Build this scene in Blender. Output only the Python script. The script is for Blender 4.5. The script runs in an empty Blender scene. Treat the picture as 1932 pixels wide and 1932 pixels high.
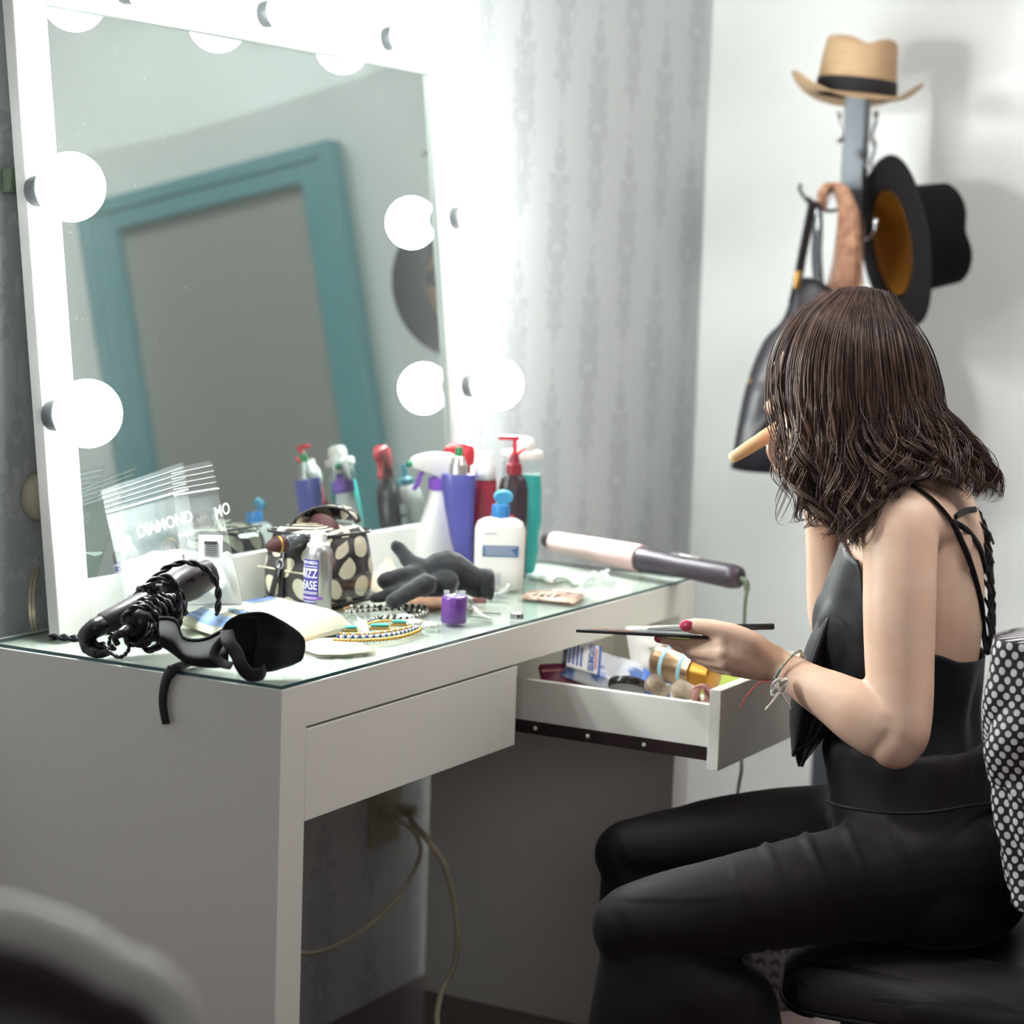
import bpy, bmesh, math, random
import numpy as np
from mathutils import Vector, Matrix, noise
random.seed(7)
PI = math.pi
S = bpy.context.scene
COL = S.collection

# ------------------------------------------------------------------ camera, world, light, exposure
CP = Vector((-2.00817, -1.4046, 1.25571)); FPX = 4059.2
def _cam_axes(yaw=.50495, pitch=.11411, roll=.03374):
    f = Vector((math.cos(pitch)*math.cos(yaw), math.cos(pitch)*math.sin(yaw), -math.sin(pitch)))
    r = Vector((math.sin(yaw), -math.cos(yaw), 0)); u = r.cross(f)
    c, s = math.cos(roll), math.sin(roll)
    return r*c + u*s, -s*r + c*u, f
CR, CU, CF = _cam_axes()
cam_d = bpy.data.cameras.new('camera'); cam = bpy.data.objects.new('camera', cam_d); COL.objects.link(cam)
cam.matrix_world = Matrix(((CR.x, CU.x, -CF.x, CP.x), (CR.y, CU.y, -CF.y, CP.y), (CR.z, CU.z, -CF.z, CP.z), (0, 0, 0, 1)))
cam_d.sensor_fit = 'HORIZONTAL'; cam_d.sensor_width = 24; cam_d.sensor_height = 24
cam_d.lens = FPX*24/1932; cam_d.clip_start = .05
cam_d.dof.use_dof = True; cam_d.dof.focus_distance = 2.72; cam_d.dof.aperture_fstop = 2.3
S.camera = cam
w = bpy.data.worlds.new('world'); S.world = w; w.use_nodes = True
w.node_tree.nodes['Background'].inputs[0].default_value = (.95, .9, .92, 1)
w.node_tree.nodes['Background'].inputs[1].default_value = .05
S.view_settings.view_transform = 'Standard'; S.view_settings.look = 'None'
S.view_settings.gamma = 1; S.view_settings.use_curve_mapping = False
S.view_settings.exposure = 0.98
BULB_POWER = 108.0
CEIL_POWER = 15.5
FRONT_POWER = 6.5
S.cycles.use_denoising = True
S.cycles.max_bounces = 10; S.cycles.diffuse_bounces = 5; S.cycles.glossy_bounces = 6
S.cycles.transparent_max_bounces = 16; S.cycles.transmission_bounces = 6
S.cycles.sample_clamp_indirect = 4.0
S.cycles.caustics_reflective = False; S.cycles.caustics_refractive = False
def area(name, loc, aim, size, power, col, sy=None):
    d = bpy.data.lights.new(name, 'AREA'); d.energy = power; d.size = size; d.color = col
    if sy: d.shape = 'RECTANGLE'; d.size_y = sy
    o = bpy.data.objects.new(name, d); COL.objects.link(o); o.location = loc
    o.rotation_euler = (Vector(aim)-Vector(loc)).to_track_quat('-Z', 'Y').to_euler(); return o
area('ceiling_lamp_light', (.9, -1.2, 2.56), (.9, -1.2, 0), 1.0, CEIL_POWER, (1, .96, .93))
area('front_fill', (-2.9, -1.9, 1.7), (.4, .3, .9), 1.4, FRONT_POWER, (.95, .97, 1), 1.2)  # unseen soft light, added as fill from the camera side

# ------------------------------------------------------------------ geometry helpers
def ray(u, v): return CF + CR*((u-966)/FPX) - CU*((v-966)/FPX)
def P(u, v, d): return CP + ray(u, v)*d
def on(u, v, ax, val):
    r = ray(u, v); return CP + r*((val-CP[ax])/r[ax])
H = .76; GZ = .7652
def T(u, v, z=GZ): return on(u, v, 2, z)
RH = Vector((CR.x, CR.y, 0)).normalized(); FH = Vector((CF.x, CF.y, 0)).normalized(); UP = Vector((0, 0, 1))
def frame(loc, ex, ey=None):
    ex = Vector(ex).normalized(); ez = UP
    if ey is None: ey = ez.cross(ex)
    ey = Vector(ey).normalized(); ez = ex.cross(ey)
    return Matrix(((ex.x, ey.x, ez.x, loc[0]), (ex.y, ey.y, ez.y, loc[1]), (ex.z, ey.z, ez.z, loc[2]), (0, 0, 0, 1)))
def camframe(loc, rot=0):
    return frame(loc, RH*math.cos(rot)+FH*math.sin(rot))
def axisframe(a, b, ref=UP):
    """z axis along a->b, origin a"""
    a = Vector(a); b = Vector(b); z = (b-a).normalized(); x = ref.cross(z)
    if x.length < 1e-4: x = Vector((1, 0, 0)).cross(z)
    x.normalize(); y = z.cross(x)
    return Matrix(((x.x, y.x, z.x, a.x), (x.y, y.y, z.y, a.y), (x.z, y.z, z.z, a.z), (0, 0, 0, 1)))
def cr(pts, n=8, closed=False):
    """Catmull-Rom through pts (tuples of any length)"""
    pts = [np.array(p, float) for p in pts]; out = []
    m = len(pts); rng = m if closed else m-1
    for i in range(rng):
        if closed: a, b, c, d = pts[i-1], pts[i], pts[(i+1) % m], pts[(i+2) % m]
        else: a, b, c, d = pts[max(i-1, 0)], pts[i], pts[i+1], pts[min(i+2, m-1)]
        for k in range(n):
            t = k/n
            out.append(.5*((2*b)+(-a+c)*t+(2*a-5*b+4*c-d)*t*t+(-a+3*b-3*c+d)*t**3))
    if not closed: out.append(pts[-1])
    return [Vector(q) for q in out] if len(pts[0]) == 3 else out
WL = {}
class MB:
    def __init__(s): s.v = []; s.f = []; s.mi = []; s.uv = {}; s.m = 0
    def face(s, f): s.f.append(tuple(f)); s.mi.append(s.m)
    def add(s, vs, fs, M=None, uvs=None):
        o = len(s.v)
        for i, p in enumerate(vs):
            p = Vector(p); s.v.append(M @ p if M is not None else p)
            if uvs: s.uv[o+i] = uvs[i]
        for f in fs: s.face([o+i for i in f])
        return s
    def box(s, a, b, M=None):
        x0, y0, z0 = a; x1, y1, z1 = b
        return s.add([(x0, y0, z0), (x1, y0, z0), (x1, y1, z0), (x0, y1, z0), (x0, y0, z1), (x1, y0, z1), (x1, y1, z1), (x0, y1, z1)],
                     [(0, 3, 2, 1), (4, 5, 6, 7), (0, 1, 5, 4), (1, 2, 6, 5), (2, 3, 7, 6), (3, 0, 4, 7)], M)
    def loft(s, rings, cap=True, closed=True, uv=None, M=None):
        n = len(rings[0]); vs = [p for r in rings for p in r]; fs = []
        for i in range(len(rings)-1):
            for j in range(n if closed else n-1):
                k = (j+1) % n; fs.append((i*n+j, i*n+k, (i+1)*n+k, (i+1)*n+j))
        if cap and closed:
            fs.append(tuple(range(n-1, -1, -1))); fs.append(tuple((len(rings)-1)*n+j for j in range(n)))
        return s.add(vs, fs, M, uv)
    def lathe(s, prof, n=24, M=None, sx=1, sy=1, p=2.0):
        rings = []
        for r, z in prof:
            ring = []
            for j in range(n):
                a = 2*PI*j/n; c, q = math.cos(a), math.sin(a)
                if p != 2.0: c = math.copysign(abs(c)**(2/p), c); q = math.copysign(abs(q)**(2/p), q)
                ring.append((max(r, 1e-5)*c*sx, max(r, 1e-5)*q*sy, z))
            rings.append(ring)
        return s.loft(rings, M=M)
    def tube(s, path, rad, n=8, cap=True, closed=False, flat=None, ref=None):
        path = [Vector(p) for p in path]; m = len(path)
        if not hasattr(rad, '__len__'): rad = [rad]*m
        t = [(path[min(i+1, m-1)]-path[max(i-1, 0)]) for i in range(m)]
        if closed: t = [path[(i+1) % m]-path[i-1] for i in range(m)]
        t = [x.normalized() if x.length > 1e-9 else Vector((0, 0, 1)) for x in t]
        x = Vector(ref) if ref is not None else (UP.cross(t[0]) if abs(t[0].z) < .95 else Vector((1, 0, 0)))
        rings = []
        for i in range(m):
            x = (x - t[i]*x.dot(t[i]))
            if x.length < 1e-6: x = t[i].orthogonal()
            x.normalize(); y = t[i].cross(x); r = rad[i]
            ra, rb = (r if hasattr(r, '__len__') else (r, r*(flat or 1)))
            rings.append([path[i]+x*ra*math.cos(2*PI*j/n)+y*rb*math.sin(2*PI*j/n) for j in range(n)])
        if closed: rings.append(rings[0])
        return s.loft(rings, cap=cap and not closed)
    def ell(s, c, r, M=None, n=16, k=10):
        rings = []
        for i in range(1, k):
            a = PI*i/k
            rings.append([(c[0]+r[0]*math.sin(a)*math.cos(2*PI*j/n), c[1]+r[1]*math.sin(a)*math.sin(2*PI*j/n), c[2]-r[2]*math.cos(a)) for j in range(n)])
        vs = [p for q in rings for p in q]; m = len(vs); fs = []
        for i in range(k-2):
            for j in range(n): fs.append((i*n+j, i*n+(j+1) % n, (i+1)*n+(j+1) % n, (i+1)*n+j))
        vs += [(c[0], c[1], c[2]-r[2]), (c[0], c[1], c[2]+r[2])]
        for j in range(n):
            fs.append((m, (j+1) % n, j)); fs.append((m+1, (k-2)*n+j, (k-2)*n+(j+1) % n))
        return s.add(vs, fs, M)
    def sheet(s, grid, uv=None, th=0):
        """open sheet of a grid of points, given thickness th along its normals"""
        n = len(grid[0]); m = len(grid); g = [[Vector(p) for p in r] for r in grid]
        def nr(i, j):
            a = g[min(i+1, m-1)][j]-g[max(i-1, 0)][j]; b = g[i][min(j+1, n-1)]-g[i][max(j-1, 0)]
            c = a.cross(b); return c.normalized() if c.length > 1e-12 else Vector((0, 0, 1))
        top = [p for r in g for p in r]; o = 0
        fs = [(i*n+j, i*n+j+1, (i+1)*n+j+1, (i+1)*n+j) for i in range(m-1) for j in range(n-1)]
        uvs = [q for r in uv for q in r] if uv else None
        if not th: return s.add(top, fs, None, uvs)
        bot = [g[i][j]-nr(i, j)*th for i in range(m) for j in range(n)]; K = n*m
        fs += [tuple(K+q for q in reversed(f)) for f in fs]
        edge = [j for j in range(n)]+[i*n+n-1 for i in range(1, m)]+[(m-1)*n+j for j in range(n-2, -1, -1)]+[i*n for i in range(m-2, 0, -1)]
        for a, b in zip(edge, edge[1:]+edge[:1]): fs.append((a, K+a, K+b, b))
        return s.add(top+bot, fs, None, uvs*2 if uvs else None)
    def xf(s, M): s.v = [M @ p for p in s.v]; return s
    def build(s, name, mats, parent=None, smooth=True, origin=None, bevel=0, seg=2, subsurf=0, auto=None):
        if not isinstance(mats, (list, tuple)): mats = [mats]
        off = WL[parent.name] if parent is not None else (Vector(origin) if origin is not None else Vector((0, 0, 0)))
        me = bpy.data.meshes.new(name)
        me.from_pydata([tuple(p-off) for p in s.v], [], s.f)
        for m in mats: me.materials.append(m)
        me.polygons.foreach_set('material_index', s.mi)
        me.polygons.foreach_set('use_smooth', [smooth]*len(s.f))
        if s.uv:
            l = me.uv_layers.new(name='UVMap')
            for lp in me.loops: l.data[lp.index].uv = s.uv.get(lp.vertex_index, (0, 0))
        me.update()
        o = bpy.data.objects.new(name, me); COL.objects.link(o)
        if parent is not None: o.parent = parent
        else: o.location = off
        WL[o.name] = off
        if auto: me.set_sharp_from_angle(angle=math.radians(auto))
        if bevel:
            b = o.modifiers.new('bevel', 'BEVEL'); b.width = bevel; b.segments = seg; b.limit_method = 'ANGLE'; b.angle_limit = math.radians(40)
        if subsurf:
            b = o.modifiers.new('sub', 'SUBSURF'); b.levels = subsurf; b.render_levels = subsurf
        return o
def remesh(mb, voxel, smooth=4):
    me = bpy.data.meshes.new('tmp'); me.from_pydata([tuple(p) for p in mb.v], [], mb.f); me.update()
    o = bpy.data.objects.new('tmp', me); COL.objects.link(o)
    m = o.modifiers.new('r', 'REMESH'); m.mode = 'VOXEL'; m.voxel_size = voxel
    if smooth:
        q = o.modifiers.new('s', 'SMOOTH'); q.iterations = smooth; q.factor = .5
    dg = bpy.context.evaluated_depsgraph_get(); ev = o.evaluated_get(dg); em = ev.to_mesh()
    out = MB(); out.v = [v.co.copy() for v in em.vertices]; out.f = [tuple(p.vertices) for p in em.polygons]; out.mi = [0]*len(out.f)
    ev.to_mesh_clear(); bpy.data.objects.remove(o); bpy.data.meshes.remove(me)
    return out
def thing(name, loc, label, cat, group=None):
    o = bpy.data.objects.new(name, None); COL.objects.link(o); o.location = loc; o.empty_display_size = .05
    WL[o.name] = Vector(loc); return tag(o, label, cat, group)
def tag(o, label, cat, group=None):
    o['label'] = label; o['category'] = cat
    if group: o['group'] = group
    return o
def struct(o): o['kind'] = 'structure'; return o
def text_mb(body, size, M, align='CENTER', fn=None, ext=.0002, shear=0, bold=0):
    cu = bpy.data.curves.new('t', 'FONT'); cu.body = body; cu.size = size; cu.align_x = align; cu.align_y = 'CENTER'
    cu.extrude = ext; cu.shear = shear; cu.offset = bold; cu.resolution_u = 3
    o = bpy.data.objects.new('t', cu); COL.objects.link(o)
    dg = bpy.context.evaluated_depsgraph_get(); ev = o.evaluated_get(dg); em = ev.to_mesh()
    vs = [v.co.copy() for v in em.vertices]; fs = [tuple(p.vertices) for p in em.polygons]
    ev.to_mesh_clear(); bpy.data.objects.remove(o); bpy.data.curves.remove(cu)
    if fn: vs = [fn(p) for p in vs]
    mb = MB(); mb.add(vs, fs, M); return mb

# ------------------------------------------------------------------ materials
def lin(c): return tuple(((x/255)/12.92 if x/255 <= .04045 else ((x/255+.055)/1.055)**2.4) for x in c)
def mat(name, rgb, rough=.5, metal=0, trans=0, ior=1.45, emit=None, es=0, bump=None, coat=0, spec=.5, sheen=0, sss=0, var=None, alpha=1):
    m = bpy.data.materials.new(name); m.use_nodes = True; nt = m.node_tree; b = nt.nodes['Principled BSDF']
    b.inputs['Base Color'].default_value = (*lin(rgb), 1); b.inputs['Roughness'].default_value = rough
    b.inputs['Metallic'].default_value = metal; b.inputs['Transmission Weight'].default_value = trans; b.inputs['IOR'].default_value = ior
    b.inputs['Coat Weight'].default_value = coat; b.inputs['Coat Roughness'].default_value = .08
    b.inputs['Specular IOR Level'].default_value = spec; b.inputs['Sheen Weight'].default_value = sheen
    b.inputs['Alpha'].default_value = alpha
    if sss:
        b.inputs['Subsurface Weight'].default_value = sss; b.inputs['Subsurface Radius'].default_value = (.012, .005, .003); b.inputs['Subsurface Scale'].default_value = 1
    if emit: b.inputs['Emission Color'].default_value = (*lin(emit), 1); b.inputs['Emission Strength'].default_value = es
    tc = None
    if bump or var: tc = nt.nodes.new('ShaderNodeTexCoord')
    if bump:
        sc, st = bump[:2]; n = nt.nodes.new('ShaderNodeTexNoise'); n.inputs['Scale'].default_value = sc; n.inputs['Detail'].default_value = 4
        bp = nt.nodes.new('ShaderNodeBump'); bp.inputs['Strength'].default_value = st; bp.inputs['Distance'].default_value = bump[2] if len(bump) > 2 else .002
        nt.links.new(tc.outputs['Object'], n.inputs['Vector']); nt.links.new(n.outputs['Fac'], bp.inputs['Height']); nt.links.new(bp.outputs['Normal'], b.inputs['Normal'])
    if var:
        sc, rgb2 = var[:2]; n = nt.nodes.new('ShaderNodeTexNoise'); n.inputs['Scale'].default_value = sc; n.inputs['Detail'].default_value = 5
        r = nt.nodes.new('ShaderNodeValToRGB'); r.color_ramp.elements[0].position = var[2] if len(var) > 2 else .35; r.color_ramp.elements[1].position = var[3] if len(var) > 3 else .65
        r.color_ramp.elements[0].color = (*lin(rgb), 1); r.color_ramp.elements[1].color = (*lin(rgb2), 1)
        if len(var) > 4:
            mp = nt.nodes.new('ShaderNodeMapping'); mp.inputs['Scale'].default_value = var[4]
            nt.links.new(tc.outputs['Object'], mp.inputs['Vector']); nt.links.new(mp.outputs['Vector'], n.inputs['Vector'])
        else: nt.links.new(tc.outputs['Object'], n.inputs['Vector'])
        nt.links.new(n.outputs['Fac'], r.inputs['Fac']); nt.links.new(r.outputs['Color'], b.inputs['Base Color'])
    return m
def film(name, tint, opacity, rough=.15, body=(235, 240, 240)):
    """thin clear sheet: lets light straight through, with a surface gloss"""
    m = bpy.data.materials.new(name); m.use_nodes = True; nt = m.node_tree; N = nt.nodes; b = N['Principled BSDF']
    b.inputs['Base Color'].default_value = (*lin(body), 1); b.inputs['Roughness'].default_value = rough
    t = N.new('ShaderNodeBsdfTransparent'); t.inputs[0].default_value = (*tint, 1)
    fr = N.new('ShaderNodeFresnel'); fr.inputs['IOR'].default_value = 1.45
    g = N.new('ShaderNodeBsdfGlossy'); g.inputs['Roughness'].default_value = rough
    m1 = N.new('ShaderNodeMixShader'); m1.inputs[0].default_value = opacity
    nt.links.new(t.outputs[0], m1.inputs[1]); nt.links.new(b.outputs[0], m1.inputs[2])
    ge = N.new('ShaderNodeNewGeometry'); k = N.new('ShaderNodeMath'); k.operation = 'MULTIPLY'; inv = N.new('ShaderNodeMath'); inv.operation = 'SUBTRACT'; inv.inputs[0].default_value = 1
    nt.links.new(ge.outputs['Backfacing'], inv.inputs[1]); nt.links.new(inv.outputs[0], k.inputs[1]); nt.links.new(fr.outputs[0], k.inputs[0])
    m2 = N.new('ShaderNodeMixShader'); nt.links.new(k.outputs[0], m2.inputs[0]); nt.links.new(m1.outputs[0], m2.inputs[1]); nt.links.new(g.outputs[0], m2.inputs[2])
    nt.links.new(m2.outputs[0], N['Material Output'].inputs['Surface']); return m
def math_node(nt, op, a, b=None, c=None):
    n = nt.nodes.new('ShaderNodeMath'); n.operation = op
    for i, x in enumerate((a, b, c)):
        if x is None: continue
        if hasattr(x, 'links'): nt.links.new(x, n.inputs[i])
        else: n.inputs[i].default_value = x
    return n.outputs[0]
def dots(name, base, dot, sp, rad, rough=.3, aspect=1.0, coat=0, bump=None):
    m = mat(name, base, rough, coat=coat, bump=bump); nt = m.node_tree; N = nt.nodes
    tc = N.new('ShaderNodeTexCoord'); sx = N.new('ShaderNodeSeparateXYZ'); nt.links.new(tc.outputs['UV'], sx.inputs[0])
    x = math_node(nt, 'DIVIDE', sx.outputs[0], sp); y = math_node(nt, 'DIVIDE', sx.outputs[1], sp*aspect)
    ds = []
    for o in (0, .5):
        fx = math_node(nt, 'SUBTRACT', math_node(nt, 'FRACT', math_node(nt, 'ADD', x, o+50)), .5)
        fy = math_node(nt, 'SUBTRACT', math_node(nt, 'FRACT', math_node(nt, 'ADD', y, o+50)), .5)
        fy = math_node(nt, 'MULTIPLY', fy, aspect)
        ds.append(math_node(nt, 'SQRT', math_node(nt, 'ADD', math_node(nt, 'MULTIPLY', fx, fx), math_node(nt, 'MULTIPLY', fy, fy))))
    d = math_node(nt, 'LESS_THAN', math_node(nt, 'MINIMUM', *ds), rad)
    mx = N.new('ShaderNodeMix'); mx.data_type = 'RGBA'; nt.links.new(d, mx.inputs[0])
    mx.inputs[6].default_value = (*lin(base), 1); mx.inputs[7].default_value = (*lin(dot), 1)
    nt.links.new(mx.outputs[2], N['Principled BSDF'].inputs['Base Color']); return m
def damask(name, base, fig, cw, ch, rough=.6, ax=('X', 'Z'), soft=.03, rough2=None, thr=.52, bump=0, ph=(0, 0)):
    """mirrored noise in staggered columns, like a woven damask figure"""
    m = mat(name, base, rough); nt = m.node_tree; N = nt.nodes
    tc = N.new('ShaderNodeTexCoord'); sx = N.new('ShaderNodeSeparateXYZ'); nt.links.new(tc.outputs['Object'], sx.inputs[0])
    x = math_node(nt, 'ADD', math_node(nt, 'DIVIDE', sx.outputs[ax[0]], cw), 40+ph[0]); z = math_node(nt, 'ADD', math_node(nt, 'DIVIDE', sx.outputs[ax[1]], ch), 40+ph[1])
    col = math_node(nt, 'FLOOR', x)
    z2 = math_node(nt, 'ADD', z, math_node(nt, 'MULTIPLY', math_node(nt, 'MODULO', col, 2), .5))
    fx = math_node(nt, 'ABSOLUTE', math_node(nt, 'SUBTRACT', math_node(nt, 'FRACT', x), .5))
    fz = math_node(nt, 'FRACT', z2)
    cb = N.new('ShaderNodeCombineXYZ'); nt.links.new(math_node(nt, 'MULTIPLY', fx, 5.0), cb.inputs[0])
    nt.links.new(math_node(nt, 'MULTIPLY', fz, 5.0*ch/cw*.7), cb.inputs[1])
    n = N.new('ShaderNodeTexNoise'); n.inputs['Scale'].default_value = 1.7; n.inputs['Detail'].default_value = 1.5; n.inputs['Distortion'].default_value = 1.2
    nt.links.new(cb.outputs[0], n.inputs['Vector'])
    # envelope: a lozenge in each cell
    wz = math_node(nt, 'SINE', math_node(nt, 'MULTIPLY', fz, PI))
    env = math_node(nt, 'SUBTRACT', math_node(nt, 'MULTIPLY', wz, .30), math_node(nt, 'ADD', fx, .035))
    env = math_node(nt, 'MULTIPLY', env, 1.6)
    val = math_node(nt, 'ADD', n.outputs['Fac'], math_node(nt, 'MINIMUM', env, .1))
    r = N.new('ShaderNodeMapRange'); r.interpolation_type = 'SMOOTHSTEP'; r.inputs[1].default_value = thr-soft; r.inputs[2].default_value = thr+soft
    nt.links.new(val, r.inputs[0])
    mx = N.new('ShaderNodeMix'); mx.data_type = 'RGBA'; nt.links.new(r.outputs[0], mx.inputs[0])
    mx.inputs[6].default_value = (*lin(base), 1); mx.inputs[7].default_value = (*lin(fig), 1)
    b = N['Principled BSDF']; nt.links.new(mx.outputs[2], b.inputs['Base Color'])
    if rough2 is not None:
        rr = N.new('ShaderNodeMix'); nt.links.new(r.outputs[0], rr.inputs[0]); rr.inputs[2].default_value = rough; rr.inputs[3].default_value = rough2
        nt.links.new(rr.outputs[0], b.inputs['Roughness'])
    if bump:
        bp = N.new('ShaderNodeBump'); bp.inputs['Strength'].default_value = bump; bp.inputs['Distance'].default_value = .001
        nt.links.new(r.outputs[0], bp.inputs['Height']); nt.links.new(bp.outputs['Normal'], b.inputs['Normal'])
    return m
M = {}
M['lacquer'] = mat('white_lacquer', (236, 235, 228), .35)
M['paint'] = mat('white_brushed_paint', (236, 236, 232), .5, bump=(60, .35, .002))
M['wallpaper'] = damask('silver_damask_wallpaper', (224, 229, 229), (206, 211, 213), .147, .46, .55, rough2=.45, thr=.50, soft=.07, ph=(-.23, .674))
M['plaster'] = mat('white_wall_paint', (238, 240, 238), .6, bump=(90, .08, .001))
M['ceiling'] = mat('ceiling_paint', (200, 200, 200), .8)
M['farwall'] = mat('room_wall_paint', (150, 130, 126), .8)
M['floor'] = mat('grey_brown_floor', (104, 88, 86), .2, var=(3, (114, 98, 96)))
M['teal'] = mat('teal_gloss_paint', (100, 152, 158), .4, bump=(20, .1, .001))
M['doorgrey'] = mat('grey_door_panel', (160, 158, 154), .5)
M['mirror'] = None
M['bulb'] = mat('lit_globe_glass', (255, 255, 255), .3, emit=(249, 255, 252), es=BULB_POWER)
M['socket'] = mat('grey_lamp_socket', (70, 73, 76), .4)
M['glass_edge'] = mat('green_glass_edge', (52, 84, 88), .08, spec=.8)
M['glass_top'] = film('clear_table_glass', (.93, .97, .95), .02, .03)
M['rail'] = mat('dark_brown_drawer_slide', (52, 38, 40), .35, metal=.2)
M['chrome'] = mat('chrome', (210, 212, 214), .15, metal=1)
M['silver'] = mat('brushed_silver', (205, 205, 203), .28, metal=.85)
M['gold'] = mat('gold_metal', (214, 170, 92), .28, metal=1)
M['bronze'] = mat('bronze_can', (176, 142, 112), .25, metal=.8)
M['black_plastic'] = mat('black_plastic', (34, 31, 34), .3)
M['satin_black'] = mat('satin_black_plastic', (64, 60, 62), .38)
M['cord_black'] = mat('black_cord_rubber', (30, 26, 32), .28)
M['cord_cream'] = mat('cream_cord', (196, 186, 164), .5)
M['cord_grey'] = mat('grey_green_cord', (98, 112, 92), .5)
M['black_cloth'] = mat('black_stretch_cloth', (21, 19, 23), .75, sheen=.05, spec=.3, bump=(420, .25, .0006))
M['glove'] = mat('black_knit_glove', (26, 28, 33), .85, sheen=.4, bump=(500, .3, .0006))
M['white_plastic'] = mat('white_plastic', (240, 240, 236), .3)
M['white_label'] = mat('white_lettering', (245, 245, 245), .5)
M['purple'] = mat('purple_plastic', (132, 84, 186), .35)
M['indigo'] = mat('indigo_plastic', (86, 88, 160), .3)
M['maroon'] = mat('maroon_plastic', (142, 46, 60), .3)
M['salmon'] = mat('salmon_label', (188, 122, 106), .45)
M['pump_red'] = mat('red_pump_plastic', (214, 52, 66), .3)
M['brown_black'] = mat('brown_black_plastic', (58, 48, 54), .28)
M['grey_label'] = mat('pale_grey_label', (186, 190, 196), .5)
M['teal_liquid'] = mat('teal_liquid', (58, 178, 172), .15)
M['clear_plastic'] = film('clear_bottle_plastic', (.9, .95, .95), .22, .12, (215, 222, 222))
M['blue_cap'] = mat('blue_cap_plastic', (66, 138, 206), .3)
M['light_blue'] = mat('light_blue_plastic', (98, 186, 216), .35)
M['blue_label'] = mat('blue_label', (70, 104, 148), .5)
M['violet_label'] = mat('violet_label', (62, 58, 136), .4)
M['green_clear'] = mat('green_nozzle', (40, 140, 90), .25)
M['pink'] = mat('blush_pink_barrel', (238, 200, 198), .36)
M['wand_grip'] = mat('plum_black_grip', (62, 52, 62), .38)
M['candle'] = mat('purple_wax_cap', (104, 58, 140), .3, coat=.4)
M['film'] = film('clear_plastic_film', (.93, .96, .95), .11, .2)
M['film_white'] = film('milky_plastic_film', (.92, .95, .94), .5, .25)
M['powder'] = mat('white_cotton', (242, 244, 242), .9, bump=(120, .4, .002))
M['frost'] = film('frosted_lettering', (.95, .95, .95), .72, .4)
M['cream'] = mat('cream_cotton_pads', (244, 236, 208), .8, bump=(200, .3, .001))
M['polka'] = dots('cream_dots_on_dark_vinyl', (64, 58, 60), (238, 232, 206), .056, .26, .12, 1.0, coat=.9)
M['vinyl_trim'] = mat('black_vinyl_trim', (44, 40, 44), .25)
M['dark_red'] = mat('dark_red_lining', (74, 40, 42), .6)
M['turquoise'] = mat('turquoise_stone', (92, 184, 172), .3)
M['tan'] = mat('tan_paper', (186, 138, 100), .7, bump=(60, .3, .002))
M['tissue'] = mat('cream_tissue', (246, 236, 214), .9, bump=(80, .4, .003))
M['card'] = mat('blush_card', (226, 200, 180), .5, var=(70, (150, 108, 92), .52, .62))
M['wood'] = mat('pale_wood', (240, 212, 170), .5, var=(20, (230, 196, 150), .4, .6, (1, 1, .1)))
M['straw'] = mat('woven_straw', (192, 162, 126), .7, var=(30, (184, 152, 116), .4, .6, (1, 1, 12)), bump=(180, .4, .002))
M['hatblack'] = mat('black_felt', (24, 20, 23), .85, spec=.2, bump=(150, .15, .001))
M['hatband'] = mat('black_grosgrain', (28, 26, 30), .7)
M['lining'] = mat('brown_hat_lining', (150, 100, 34), .5, bump=(14, .3, .006))
M['polesteel'] = mat('dark_grey_metal_pole', (92, 96, 102), .3, metal=.5)
M['bag'] = mat('black_leather', (36, 33, 40), .38, bump=(120, .2, .001))
M['patent'] = mat('patent_leather', (60, 62, 68), .12, coat=.6)
M['fringe'] = mat('brown_fringe', (208, 162, 132), .55, var=(60, (160, 116, 92), .35, .65))
M['skin'] = mat('skin', (240, 204, 180), .46, sss=.15, var=(14, (228, 186, 160), .4, .7), bump=(260, .12, .0006))
M['nail'] = mat('pink_nail_polish', (224, 84, 112), .15, coat=.6)
M['hair'] = mat('dark_brown_hair', (70, 50, 45), .36, var=(70, (116, 88, 74), .42, .72, (1, 1, .1)), spec=.6)
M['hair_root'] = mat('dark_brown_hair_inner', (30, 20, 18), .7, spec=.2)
M['satin'] = mat('black_satin_top', (22, 22, 27), .45, sheen=.05, bump=(16, .4, .008), spec=.3)
M['trouser'] = mat('black_trousers', (25, 18, 25), .65, sheen=.05, spec=.3, bump=(26, .25, .004))
M['thread_w'] = mat('white_thread', (222, 216, 208), .7)
M['thread_r'] = mat('red_thread', (206, 92, 88), .7)
M['thread_m'] = mat('multicolour_thread', (206, 190, 150), .7, var=(160, (80, 140, 150), .45, .55))
M['chairblack'] = damask('black_damask_upholstery', (50, 44, 48), (28, 24, 28), .15, .2, .6, thr=.48, rough2=.45, bump=.3)
M['chairleg'] = mat('black_lacquer_wood', (30, 26, 28), .4)
M['blouse'] = dots('white_dots_on_black_cloth', (30, 26, 32), (226, 222, 226), .0152, .265, .6, 1.15)
M['leather'] = mat('black_glossy_leather', (44, 36, 36), .42, bump=(40, .15, .002))
M['rim_sheen'] = mat('leather_rim_sheen', (165, 165, 160), .45)  # pale grey painted in for the gloss highlight along the black leather rim
M['chevron'] = None
M['cobalt'] = mat('cobalt_print', (70, 108, 186), .4)
M['print_blue'] = film('blue_print_film', (.8, .88, 1), .5, .2, (110, 150, 225))
M['lid_black'] = mat('black_compact', (40, 38, 40), .2)
M['fluff'] = mat('pale_brush_hair', (206, 190, 170), .8, bump=(200, .5, .002))
M['rose'] = mat('rose_fabric', (180, 128, 122), .6, bump=(120, .5, .002))
M['magenta'] = mat('magenta_packet', (130, 44, 82), .35, var=(14, (92, 28, 60), .4, .6))
M['lime'] = mat('lime_plastic', (196, 216, 96), .4)
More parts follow.
